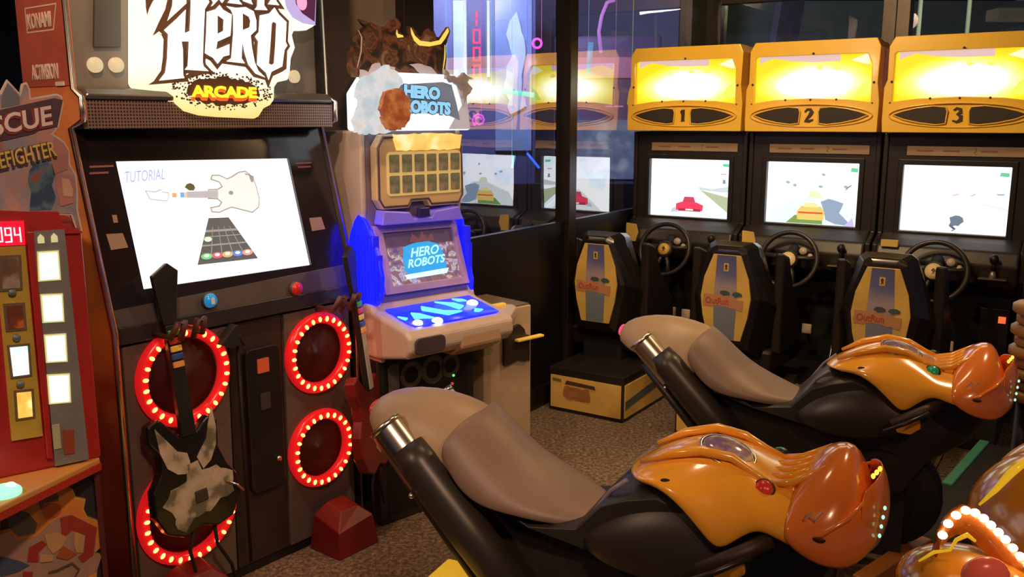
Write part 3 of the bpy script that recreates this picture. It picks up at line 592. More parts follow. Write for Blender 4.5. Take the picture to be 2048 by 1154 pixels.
# red counter
dsp = MB().prism([(-0.228,1.371),(-0.151,1.368),(-0.153,1.312),(-0.232,1.315)], -.014, .0).build('counter_display', mat('counter_red_glow', (.5, .0, .01), .4, emit=.75, ecol=(1, .01, .04)), rs)
segs = {'0': 'abcdef', '9': 'abcdfg', '4': 'bcfg'}
def digit(ch, x, z, w_, h_, y, m_, parent, t_=.0032):
    S = dict(a=(x, z+h_, x+w_, z+h_), g=(x, z+h_/2, x+w_, z+h_/2), d=(x, z, x+w_, z), f=(x, z+h_/2, x, z+h_), b=(x+w_, z+h_/2, x+w_, z+h_), e=(x, z, x, z+h_/2), c=(x+w_, z, x+w_, z+h_/2))
    mb = MB()
    for k in ch:
        x0, z0, x1, z1 = S[k]; mb.prism([(min(x0, x1)-t_/2, min(z0, z1)-t_/2), (max(x0, x1)+t_/2, min(z0, z1)-t_/2), (max(x0, x1)+t_/2, max(z0, z1)+t_/2), (min(x0, x1)-t_/2, max(z0, z1)+t_/2)], y-.002, y)
    return mb.build('digit', m_, parent)
DG = [(-0.211,1.324),(-0.192,1.322),(-0.173,1.321)]
ledw = glow('pinkwhite_led', (1, .72, .78), 2.4)
for c, q in zip('094', DG): digit(segs[c], q[0], q[1], .0115, .032, -.014, ledw, dsp, .0026)
MB().prism([(-0.236,1.4),(-0.134,1.389),(-0.133,1.372),(-0.238,1.38)], -.006, .01).build('pale_header_strip', mat('faded_pink_strip', (.40, .22, .18), .6), rs)
# cut-out title board
TB = mat('cutout_white_edge', (.60, .54, .48), .6)
topb = [(-0.261,1.64),(-0.19,1.653),(-0.168,1.662),(-0.151,1.692),(-0.128,1.662),(-0.121,1.683),(-0.111,1.687),(-0.105,1.671),(-0.105,1.651),(-0.049,1.662),(-0.038,1.656),(-0.036,1.639),(-0.051,1.585),(-0.065,1.568),(-0.043,1.551),(-0.033,1.53),(-0.033,1.496),(-0.022,1.47),(-0.021,1.435),(-0.025,1.384),(-0.019,1.331),(-0.033,1.332),(-0.042,1.372),(-0.285,1.395)]
cut = MB().prism(topb, .02, .032).build('title_cutout', TB, rs)
def cl(name, poly, m_, d=0): return MB().prism(poly, .018-d, .020-d).build(name, m_, cut)
cl('cutout_sky_print', offset(topb, -.004), ramp_mat('cutout_art', [(0, (.20, .05, .04)), (.4, (.36, .16, .12)), (.5, (.25, .28, .33)), (.62, (.50, .26, .22)), (1, (.55, .38, .34))], 9, distort=.6))
cl('mountain_print', [(-0.167,1.65),(-0.151,1.684),(-0.13,1.654),(-0.13,1.636),(-0.169,1.628)], mat('slate_mountain', (.13, .15, .18), .6), .001)
cl('word_backing', [(-0.244,1.605),(-0.127,1.634),(-0.057,1.651),(-0.038,1.647),(-0.055,1.585),(-0.09,1.581),(-0.106,1.569),(-0.156,1.557),(-0.25,1.538)], mat('dark_plum_print', (.075, .03, .045), .6), .003)
cl('figure_print', [(-0.124,1.482),(-0.104,1.511),(-0.074,1.497),(-0.069,1.472),(-0.079,1.447),(-0.072,1.416),(-0.084,1.389),(-0.132,1.39),(-0.124,1.436),(-0.129,1.457)], ramp_mat('blue_figure_art', [(0, (.02, .03, .06)), (.45, (.03, .07, .14)), (.55, (.08, .18, .24)), (.68, (.32, .08, .04)), (1, (.5, .35, .3))], 22), .002)
cl('pink_cloud_print', [(-0.063,1.56),(-0.045,1.547),(-0.035,1.526),(-0.04,1.483),(-0.073,1.472),(-0.076,1.506)], mat('dusty_pink_print', (.42, .19, .17), .6), .002)
cl('pink_cloud_print', [(-0.069,1.472),(-0.034,1.47),(-0.026,1.444),(-0.035,1.402),(-0.064,1.395),(-0.07,1.438)], M['dusty_pink_print'], .003)
cl('cream_shape_print', [(-0.056,1.463),(-0.04,1.46),(-0.033,1.432),(-0.036,1.417),(-0.056,1.42)], mat('warm_cream_print', (.55, .36, .24), .6), .004)
w1 = [(-0.177,1.561),(-0.059,1.593),(-0.183,1.5),(-0.065,1.522)]
sp1 = atan2(w1[1][1]-w1[0][1], w1[1][0]-w1[0][0])
def fit(s, x0, z0, x1, size, m_, y, bold=.001, shear=.25, spin=0):
    o = text('lettering', s, size, (x1, y, z0), m_, cut, shear=shear, bold=bold, align='RIGHT', spin=spin, ext=.0008); return o
p_ = [(-0.063,1.591),(-0.062,1.594),(-0.064,1.517)]
for dd, m_, bo, off in ((.005, mat('brick_letter_edge', (.22, .03, .03), .6), .0045, -.003), (.007, mat('pale_pink_letter', (.72, .60, .56), .5), .0012, 0)):
    fit('RESCUE', 0, p_[0][1]+off, p_[0][0]-.002+off, .060, m_, .018-dd, bo, .22, .20)
for dd, m_, bo, off in ((.009, M['dark_plum_print'], .0035, -.002), (.011, mat('mustard_letter', (.62, .46, .08), .5), .0006, 0)):
    fit('FIREFIGHTER', 0, p_[2][1]+off, p_[2][0]+off, .050, m_, .018-dd, bo, .2, .22)
for o in cut.children:
    if o.name.startswith('lettering'): o.scale = (.92 if 'RESCUE' in o['words'] else .565, 1, 1)
# red ledge under the cut-out
MB().prism([(-0.267,1.402),(-0.108,1.386),(-0.074,1.384),(-0.069,1.35),(-0.026,1.334),(-0.027,1.329),(-0.273,1.342)], -.008, .03).build('red_ledge', rred, rs)
# printed lower front
FY = .018
front = [(-0.328,0.736),(-0.253,0.738),(-0.116,0.739),(-0.119,0.719),(-0.109,0.691),(-0.096,0.678),(-0.09,0.654),(-0.068,0.642),(-0.075,0.618),(-0.067,0.593),(-0.034,0.57),(-0.032,0.559),(-0.041,0.559),(-0.042,0.503),(-0.058,0.491),(-0.041,0.479),(-0.055,0.453),(-0.063,0.392),(-0.352,0.491)]
fa = ramp_mat('orange_flame_art', [(0, (.50, .10, .02)), (.42, (.70, .22, .04)), (.58, (.80, .34, .06)), (1, (.65, .18, .03))], 5, rough=.45)
fp = MB().prism(front, FY, FY+.012).build('front_graphic', mat('flame_outline_yellow', (.55, .36, .06), .5), rs)
def fl(name, poly, m_, d=0): return MB().prism(poly, FY-.002-d, FY-d).build(name, m_, fp)
fl('flame_print', offset(front, -.004), fa)
fl('grey_plume_print', [(-0.178,0.712),(-0.162,0.714),(-0.144,0.7),(-0.13,0.671),(-0.131,0.656),(-0.163,0.661),(-0.173,0.642),(-0.178,0.681)], mat('ash_grey_print', (.20, .15, .11), .6), .001)
fl('red_blob_print', circ(*([(-0.149,0.635)][0]), .022, .020), mat('coral_print', (.46, .10, .04), .6), .002)
fl('grey_block_print', [(-0.246,0.678),(-0.2,0.643),(-0.184,0.61),(-0.191,0.587),(-0.228,0.589),(-0.244,0.615)], mat('stone_grey_print', (.15, .14, .12), .6), .001)
fl('dark_block_print', [(-0.26,0.657),(-0.249,0.679),(-0.245,0.616),(-0.265,0.615)], mat('umber_print', (.06, .04, .03), .6), .001)
fl('foam_print', jag([(-0.266,0.603),(-0.242,0.608),(-0.226,0.582),(-0.189,0.58),(-0.149,0.607),(-0.107,0.617),(-0.046,0.56),(-0.058,0.491),(-0.044,0.477),(-0.061,0.442),(-0.148,0.421),(-0.303,0.474)], .004, .02, 8), mat('pinkish_foam_print', (.38, .24, .18), .6), .002)
fl('buoy_print', [(-0.132,0.611),(-0.105,0.612),(-0.049,0.561),(-0.063,0.489),(-0.09,0.475),(-0.1,0.494),(-0.085,0.503),(-0.077,0.55),(-0.108,0.572),(-0.132,0.553)], mat('lifebuoy_red_print', (.34, .035, .022), .5), .004)
fl('buoy_print', [(-0.177,0.564),(-0.168,0.551),(-0.188,0.535),(-0.19,0.51),(-0.215,0.518),(-0.208,0.554)], M['lifebuoy_red_print'], .004)
fl('cream_print', [(-0.171,0.578),(-0.141,0.575),(-0.12,0.556),(-0.136,0.532),(-0.156,0.522),(-0.166,0.541)], mat('peach_print', (.52, .30, .13), .6), .005)
fl('cream_print', [(-0.103,0.567),(-0.079,0.547),(-0.088,0.504),(-0.102,0.508),(-0.106,0.529)], M['peach_print'], .005)
fl('orange_print', [(-0.133,0.537),(-0.102,0.505),(-0.125,0.496),(-0.149,0.51)], mat('burnt_orange_print', (.36, .09, .02), .6), .006)
fl('orange_print', [(-0.186,0.531),(-0.157,0.519),(-0.158,0.503),(-0.187,0.509)], M['peach_print'], .006)
fl('blue_print', jag([(-0.283,0.552),(-0.251,0.545),(-0.232,0.523),(-0.212,0.51),(-0.236,0.499),(-0.275,0.502)], .004, .02, 2), mat('dusky_blue_print', (.06, .09, .15), .6), .005)
fl('dark_rope_print', ribbon([(-0.171,0.475),(-0.152,0.475),(-0.115,0.483),(-0.1,0.461),(-0.113,0.442)], [.004, .006, .006, .005, .003]), mat('umber_line', (.12, .06, .04), .6), .006)
fl('red_print', [(-0.226,0.496),(-0.205,0.489),(-0.211,0.459),(-0.231,0.466)], M['lifebuoy_red_print'], .006)
MB().prism([(-.045, .0), (-.032, .0), (-.032, .73), (-.045, .73)], .010, .03).build('corner_trim', mat('maroon_trim', (.10, .02, .02), .4), rs)
# ================================================================ robot card machine
rb = thing('robot_card_machine', 'slim cream robot card machine with blue-lit sides, glowing white header and dragon topper', 'arcade game', (-.535, 3.38, 0), 43)
lil = mat('cream_body_plastic', (.52, .42, .34), .38, var=.06)
bluep = mat('blue_lit_panel', (.01, .01, .5), .3, emit=4.5, ecol=(.0012, .003, 1))
RP = [(.05, 1.56), (.05, 1.262), (.06, 1.20), (-.015, .925), (-.03, .90), (-.05, .68), (.36, .68), (.36, 1.56)]
MB().side([(-.02, .0), (-.02, .68), (.36, .68), (.36, .0)], .0, .49).build('lower_body', mat('lower_body_black', (.016, .013, .013), .5), rb, bevel=.005)
MB().side(RP, .0, .022).side(RP, .468, .49).build('side_panel', lil, rb, bevel=.008)
MB().side([(.06, 1.56), (.06, 1.20), (-.005, .92), (.05, .62), (.05, .0), (.35, .0), (.35, 1.56)], .02, .47).build('inner_body', mat('violet_grey_plastic', (.20, .16, .20), .4), rb)
# blue ribbed cheeks on both sides of the screen
def cheek(x0, x1, o=None):
    o = o or [(.075, 1.245), (.02, 1.19), (-.06, 1.10), (-.085, 1.02), (-.075, .95), (-.04, .905), (.035, .90), (.06, .98), (.085, 1.12)]
    ch = MB().side(o, x0, x1).build('lit_cheek', bluep, rb, bevel=.004)
    rbm = MB()
    for i in range(9):
        y = -.07+i*.017
        zs = [z for z in (.93, 1.02, 1.10, 1.17) ]
        z0, z1 = (.93+abs(i-4)*.004, 1.09+i*.017)
        y = -.055+i*.021 if x0 < .2 else -.02+i*.009
        rbm.box(x0-.003, x1+.003, y, y+.005, .925, 1.10 if i in (0, 8) else 1.17)
    rbm.build('cheek_rib', mat('blue_rib_edge', (.02, .02, .3), .3, emit=.55, ecol=(.004, .01, 1)), ch)
    return ch
cheek(-.006, .012, [(.075, 1.245), (.03, 1.225), (.0, 1.19), (-.05, 1.10), (-.072, 1.02), (-.068, .96), (-.035, .905), (.035, .90), (.085, .905), (.125, .96), (.155, 1.03), (.155, 1.10), (.13, 1.17), (.10, 1.22)]); cheek(.470, .484, [(.075, 1.245), (.03, 1.20), (.0, 1.10), (-.02, 1.0), (-.035, .95), (-.03, .905), (.035, .90), (.06, .98), (.085, 1.12)])
# screen
RL = .27
def rs_(pts): return pts
FR = [(0.072,1.198),(0.455,1.187),(0.456,0.939),(0.072,0.933)]
FR = [(.045, 1.198), (.452, 1.192), (.470, .935), (.050, .938)]
PI_ = [(.085, 1.170), (.428, 1.165), (.442, .962), (.090, .965)]
MB().ring(FR, PI_, -.02, .01, .27, .95).build('screen_frame', mat('lilac_frame', (.46, .30, .36), .35), rb, bevel=.003)
rscr = MB().prism(PI_, -.004, .01, .27, .95).build('screen', ramp_mat('robot_game_picture', [(0, (.02, .02, .12)), (.35, (.10, .06, .22)), (.44, (.30, .12, .10)), (.5, (.16, .10, .30)), (.56, (.75, .55, .35)), (.62, (.15, .2, .6)), (.7, (.8, .8, .9)), (1, (.3, .15, .1))], 22, emit=.85, distort=1.2), rb)
def rlay(name, poly, m_, d=0): return MB().prism(poly, -.006-d, -.005-d, .27, .95).build(name, m_, rscr)
rlay('cyan_badge', jag([(.165, 1.06), (.18, 1.105), (.23, 1.115), (.30, 1.12), (.35, 1.105), (.37, 1.06), (.375, 1.0), (.34, .985), (.19, .985), (.165, 1.02)], .003, .02, 6), glow('badge_blue', (.03, .38, .8), .9), 0)
rlay('lower_badge', [(.17, .982), (.37, .985), (.385, 1.005), (.16, 1.00)], glow('badge_white', (.6, .85, 1), 1.2), .001)
rlay('crest_picture', [(.21, 1.12), (.23, 1.155), (.26, 1.13), (.28, 1.16), (.30, 1.13), (.33, 1.15), (.335, 1.118)], glow('dim_maroon', (.16, .05, .06), 1), .001)
for s_, z, q in (('HERO', 1.066, .056), ('ROBOTS', 1.028, .050)):
    t = text('screen_lettering', s_, q, (.27, 0, z), glow('cyan_lettering', (.45, .95, 1), 1.25), rscr, sx=.95, align='CENTER', bold=.001, lean=-math.atan(.27), spin=.03, ext=.0004)
    t.location = (.272, -.0085+.27*(z-.95), z)
MB().prism([(.05, 1.205), (.45, 1.20), (.43, 1.255), (.31, 1.245), (.29, 1.222), (.20, 1.222), (.18, 1.248), (.06, 1.26)], -.01, .05, 0).build('brow_panel', mat('brow_blue_plastic', (.25, .20, .5), .3, emit=.22, ecol=(.05, .03, 1)), rb, bevel=.004)
MB().prism([(.215, 1.225), (.275, 1.225), (.27, 1.262), (.22, 1.262)], -.018, .0).build('brow_sensor', mat('navy_sensor', (.02, .02, .10), .3), rb, bevel=.003)
# upper card display
cab_ = [(.045, 1.30), (.045, 1.50), (.075, 1.545), (.42, 1.548), (.47, 1.50), (.475, 1.30), (.45, 1.262), (.30, 1.262), (.285, 1.285), (.21, 1.285), (.195, 1.262), (.07, 1.262)]
cb_ = MB().prism(cab_, .015, .055).build('card_display', mat('gold_lit_cream', (.55, .40, .22), .4, emit=.04, ecol=(1, .6, .2)), rb, bevel=.004)
def loopline(name, poly, r, m_, parent, y): return MB().tube([(x, y, z) for x, z in poly], r, 6, closed=True).build(name, m_, parent)
loopline('dark_piping', offset(cab_, -.010), .0045, mat('violet_brown_line', (.09, .06, .08), .4), cb_, .014)
MB().prism(rrect(.092, .455, 1.312, 1.480, .018), .010, .016).build('display_window', mat('amber_backlit_window', (.30, .20, .07), .4, emit=.42, ecol=(1, .66, .22)), cb_)
MB().prism(jag([(.14, 1.485), (.45, 1.485), (.462, 1.54), (.41, 1.55), (.12, 1.545)], .003, .02, 3), .008, .014).build('gold_glow_art', ramp_mat('gold_lit_art', [(0, (.55, .26, .05)), (.5, (1, .60, .12)), (.65, (1, .8, .35)), (1, (1, .9, .6))], 14, emit=1.0), cb_)
crdm = ramp_mat('monster_card_print', [(0, (.05, .03, .01)), (.42, (.16, .09, .03)), (.5, (.16, .15, .05)), (.6, (.30, .15, .05)), (1, (.62, .42, .16))], 30, emit=.5)
pr = None
for r_ in range(2):
    for c_ in range(6):
        if pr is None: pr = MB().prism(rrect(-.023, .023, -.034, .034, .004, 2), 0, .003).build('display_card', crdm, cb_); o = pr
        else: o = pr.copy(); COL.objects.link(o); o.parent = cb_
        o.location = (.124+c_*.060, .0065, 1.436-r_*.080)
# header: glowing
hd_ = MB().prism([(-.0, 1.56), (.0, 1.70), (.05, 1.765), (.12, 1.775), (.42, 1.775), (.455, 1.70), (.478, 1.56)], -.03, .14).build('header_box', ramp_mat('white_header_glow', [(0, (.9, .96, 1)), (.5, (.85, .92, 1)), (.7, (1, 1, 1)), (1, (1, .95, .9))], 6, emit=1.05), rb, bevel=.01)
MB().prism([(.36, 1.565), (.47, 1.565), (.452, 1.70), (.425, 1.765), (.39, 1.765), (.43, 1.66)], -.034, -.031).build('grey_header_edge', mat('header_grey_print', (.40, .40, .44), .5, emit=.25, ecol=(.8, .8, .9)), hd_)
lb = [(.125, 1.73), (.33, 1.745), (.375, 1.735), (.40, 1.66), (.415, 1.60), (.34, 1.625), (.17, 1.625), (.15, 1.68), (.115, 1.69)]
MB().prism(lb, -.036, -.031).build('logo_backing', mat('logo_steel', (.16, .22, .30), .5, emit=.10, ecol=(.5, .7, 1)), hd_)
for s_, x, z, q, sx in (('HERO', .14, 1.687, .060, 1.08), ('ROBOTS', .135, 1.632, .060, .98)):
    for dd, m_, bo in ((.038, mat('logo_dark_edge', (.05, .08, .13), .5), .0035), (.040, glow('logo_lightblue', (.28, .62, .88), .95), .0008)):
        text('logo_lettering', s_, q, (x, -dd, z), m_, hd_, sx=sx, bold=bo+.0030, ext=.0006, spin=-.04)
# white fur mass and brown ball in front of the header
fur = ramp_mat('white_fur_cutout', [(0, (.45, .55, .65)), (.4, (.75, .85, .9)), (.55, (1, 1, 1)), (.72, (.95, .80, .70)), (1, (.8, .85, .95))], 16, emit=.62)
f1 = MB().prism(jag([(-.085, 1.555), (-.09, 1.60), (-.065, 1.64), (-.075, 1.70), (-.045, 1.75), (.0, 1.765), (.05, 1.80), (.10, 1.775), (.13, 1.745), (.10, 1.70), (.08, 1.64), (.07, 1.56), (.0, 1.548)], .006, .012, 11), -.055, -.035).build('fur_cutout', fur, hd_)
f2 = MB().prism(jag([(.33, 1.79), (.36, 1.77), (.40, 1.765), (.43, 1.78), (.47, 1.765), (.44, 1.745), (.475, 1.72), (.445, 1.70), (.43, 1.66), (.415, 1.72), (.38, 1.745), (.34, 1.755)], .005, .011, 5), -.05, -.034).build('claw_cutout', ramp_mat('grey_claw_print', [(0, (.12, .09, .08)), (.5, (.35, .33, .33)), (1, (.62, .62, .64))], 25), hd_)
MB().prism(jag([(.025, 1.59), (.012, 1.65), (.035, 1.70), (.075, 1.715), (.12, 1.705), (.145, 1.665), (.148, 1.625), (.125, 1.58), (.075, 1.56), (.04, 1.57)], .005, .010, 9), -.075, -.055).build('brown_creature_cutout', ramp_mat('rust_print', [(0, (.14, .03, .01)), (.45, (.32, .09, .03)), (.6, (.50, .22, .08)), (1, (.7, .4, .2))], 20, emit=.12), hd_)
# dragon topper
dgm = ramp_mat('dragon_brown_print', [(0, (.006, .004, .003)), (.40, (.018, .010, .006)), (.47, (.07, .028, .012)), (.52, (.16, .055, .02)), (.58, (.05, .025, .012)), (.66, (.20, .11, .05)), (1, (.34, .26, .20))], 15, distort=1.0)
dg = [(-0.027,1.759),(-0.033,1.796),(-0.032,1.845),(-0.012,1.859),(-0.015,1.883),(0.016,1.922),(0.04,1.942),(0.016,1.964),(0.067,1.956),(0.106,1.943),(0.141,1.949),(0.154,1.969),(0.186,1.979),(0.206,1.963),(0.197,1.934),(0.221,1.916),(0.245,1.914),(0.241,1.956),(0.263,1.951),(0.291,1.917),(0.313,1.921),(0.322,1.938),(0.339,1.95),(0.352,1.938),(0.365,1.944),(0.375,1.922),(0.399,1.923),(0.435,1.963),(0.446,1.949),(0.422,1.894),(0.424,1.834),(0.411,1.779),(0.392,1.759),(0.314,1.77),(0.148,1.771),(0.003,1.757)]
dgo = MB().prism(jag(dg, .0022, .011, 12), .055, .072).build('dragon_topper', dgm, rb)
goldg = glow('gold_edge_glow', (1, .62, .10), 1.0)
def dpp(name, pts, m_, dd=.003): return MB().prism(pts, .055-dd, .0545-dd+.003).build(name, m_, dgo)
dpp('gold_crescent', [(0.249,1.949),(0.267,1.921),(0.293,1.903),(0.345,1.901),(0.388,1.911),(0.413,1.94),(0.431,1.961),(0.437,1.948),(0.416,1.917),(0.395,1.896),(0.336,1.884),(0.289,1.885),(0.264,1.902),(0.251,1.927)], goldg)
dpp('gold_crescent', [(0.183,1.938),(0.187,1.923),(0.211,1.918),(0.212,1.912),(0.186,1.908),(0.179,1.922)], goldg)
dpp('gold_rim', ribbon([(0.416,1.894),(0.415,1.847),(0.405,1.799)], [.002, .004, .002]), goldg)
dpp('bone_rim', ribbon([(0.009,1.924),(0.023,1.9),(0.018,1.847),(-0.001,1.79)], [.002, .004, .004, .002]), mat('bone_print', (.5, .45, .38), .5))
dpp('lilac_wing', jag([(0.005,1.753),(0.01,1.785),(0.044,1.777),(0.064,1.806),(0.096,1.81),(0.107,1.788),(0.143,1.799),(0.167,1.8),(0.162,1.781),(0.126,1.757)], .003, .015, 4), mat('lilac_fur_print', (.45, .40, .45), .5), .006)
dpp('lilac_wing', jag([(0.237,1.813),(0.275,1.817),(0.343,1.807),(0.377,1.771),(0.307,1.769),(0.274,1.788)], .002, .015, 4), M['lilac_fur_print'], .006)
# play deck
deck = MB().side([(-.015, .905), (-.03, .88), (-.235, .838), (-.262, .815), (-.265, .765), (-.235, .735), (-.06, .70), (.05, .70), (.05, .905)], -.02, .50).build('control_deck', lil, rb, bevel=.016, seg=3)
MB().grid([[(.03, -.04, .886), (.03, -.225, .8485)], [(.45, -.04, .886), (.45, -.225, .8485)]]).build('deck_overlay', mat('blue_deck_overlay', (.01, .02, .35), .3, emit=3, ecol=(.002, .012, 1)), deck, solid=.004)
def deckz(y): return .8785+(y+.03)*.205+.013
cy_ = glow('cyan_button_glow', (.12, .62, 1), 1.5); wh_ = glow('white_button_glow', (.85, .95, 1), 2.6)
for x, y, rx, m_ in ((.06, -.205, .020, wh_), (.145, -.215, .022, wh_), (.40, -.12, .024, wh_)):
    MB().ell((x, y, deckz(y)), (rx, rx, .014), 16, 8).build('lit_round_button', m_, deck)
for pts in ([(.02,-.13),(.05,-.16),(.03,-.17)], [(.09,-.12),(.12,-.14),(.15,-.195),(.11,-.18),(.07,-.17)], [(.17,-.08),(.23,-.15),(.30,-.18),(.22,-.19),(.15,-.11)], [(.25,-.06),(.32,-.10),(.34,-.14),(.30,-.16),(.28,-.10)], [(.34,-.06),(.38,-.08),(.39,-.10),(.35,-.09)], [(.36,-.18),(.39,-.20),(.36,-.21),(.34,-.20)]):
    mb = MB(); n = len(pts); mb.add([(x, y, deckz(y)) for x, y in pts]+[(x, y, deckz(y)+.008) for x, y in pts], [tuple(range(n)), tuple(range(n, 2*n))]+[(i, (i+1) % n, (i+1) % n+n, i+n) for i in range(n)])
    mb.build('lit_shaped_button', cy_, deck, bevel=.003)
MB().prism(rrect(.0, .14, .752, .815, .022), -.272, -.26).build('speaker_recess', mat('plum_recess', (.06, .04, .05), .6), deck, bevel=.003)
MB().side([(-.262, .80), (-.27, .74), (-.20, .70), (-.10, .70), (-.10, .80)], .22, .43).build('deck_chin', mat('tan_plastic', (.42, .27, .16), .4), deck, bevel=.012)
MB().box(.03, .46, -.02, .04, .03, .70).build('lower_panel', mat('dark_lower_panel', (.020, .016, .015), .5), rb)
gp = mat('grey_gear_print', (.10, .085, .07), .6)
for c_, r_ in ((.16, .055), (.27, .06), (.36, .05)):
    MB().ring(circ(c_, .60, r_), circ(c_, .60, r_*.62), -.024, -.020, n=20).build('gear_print', gp, rb)
MB().prism(rrect(.05, .10, .52, .66, .02), -.024, -.02).build('gear_print', gp, rb)
MB().lathe([(.005, -.02), (.005, -.028), (.0001, -.03)], (.375, 0, .555), 'y', 10).build('green_indicator', glow('green_led', (.1, 1, .2), 1.5), rb)
MB().lathe([(.006, -.02), (.006, -.026), (.0001, -.028)], (.37, 0, .52), 'y', 10).build('red_indicator', glow('dim_red_led', (.8, .08, .03), .6), rb)
# card dispenser cabinet on its right
disp = MB().box(.60, .848, .0, .30, 0, .785).build('card_dispenser', mat('cream_dispenser', (.48, .37, .24), .5, var=.05), rb, bevel=.004)
MB().box(.602, .846, .01, .298, .782, .792).build('dispenser_top', mat('dark_tan_top', (.16, .11, .06), .4), disp)
MB().box(.555, .60, -.01, .26, 0, .72).build('joining_post', mat('dispenser_side', (.36, .28, .18), .5), rb, bevel=.006)
MB().flat([(.47, -.21), (.56, -.17), (.74, -.02), (.76, .02), (.72, .06), (.50, .02)], .745, .80).build('side_shelf', lil, rb, bevel=.014, seg=3)
plp = jag([(.672, .535), (.672, .66), (.70, .665), (.72, .70), (.76, .71), (.79, .685), (.80, .66), (.825, .655), (.825, .535), (.75, .55)], .002, .03, 2)
sp_ = MB().prism(plp, -.018, .004).build('slot_plate', mat('black_slot_plate', (.03, .022, .016), .4), disp)
ycard = mat('yellow_card', (.85, .60, .10), .45, emit=.06, ecol=(1, .7, .15))
MB().box(.725, .885, -.05, -.022, .640, .652).build('yellow_card_chute', ycard, disp, bevel=.004)
MB().box(.575, .70, .00, .028, .797, .815).build('yellow_card_tray', ycard, disp, bevel=.006)

# ================================================================ driving cabinets
def marquee_mat():
    if 'marquee_backlit' in M: return M['marquee_backlit']
    m = ramp_mat('marquee_backlit', [(0, (1, .98, .9)), (.42, (1, .97, .72)), (.60, (1, .92, .25)), (.82, (1, .84, .03)), (1, (1, .74, .01))], 4)
    nt = m.node_tree; b = nt.nodes['Principled BSDF']; tc = nt.nodes.new('ShaderNodeTexCoord'); mp = nt.nodes.new('ShaderNodeMapping')
    mp.inputs['Location'].default_value = (0, 0, -1.80*6.6); mp.inputs['Scale'].default_value = (2.75, 0, 6.6)
    ln = nt.nodes.new('ShaderNodeVectorMath'); ln.operation = 'LENGTH'; nt.links.new(tc.outputs['Object'], mp.inputs[0]); nt.links.new(mp.outputs[0], ln.inputs[0])
    n = [x for x in nt.nodes if x.type == 'TEX_NOISE'][0]; r = [x for x in nt.nodes if x.type == 'VALTORGB'][0]
    a = nt.nodes.new('ShaderNodeMath'); a.operation = 'MULTIPLY_ADD'; a.inputs[1].default_value = .5; nt.links.new(n.outputs['Fac'], a.inputs[0])
    s = nt.nodes.new('ShaderNodeMath'); s.operation = 'SUBTRACT'; s.inputs[1].default_value = .25; nt.links.new(ln.outputs['Value'], s.inputs[0]); nt.links.new(s.outputs[0], a.inputs[2])
    nt.links.new(a.outputs[0], r.inputs['Fac']); nt.links.new(r.outputs['Color'], b.inputs['Emission Color'])
    st = nt.nodes.new('ShaderNodeMapRange'); st.inputs[1].default_value = .15; st.inputs[2].default_value = .9; st.inputs[3].default_value = 2.4; st.inputs[4].default_value = .95
    nt.links.new(a.outputs[0], st.inputs[0]); nt.links.new(st.outputs[0], b.inputs['Emission Strength'])
    b.inputs['Base Color'].default_value = (.1, .06, .01, 1)
    for l in list(nt.links):
        if l.to_socket == b.inputs['Base Color']: nt.links.remove(l)
    return m
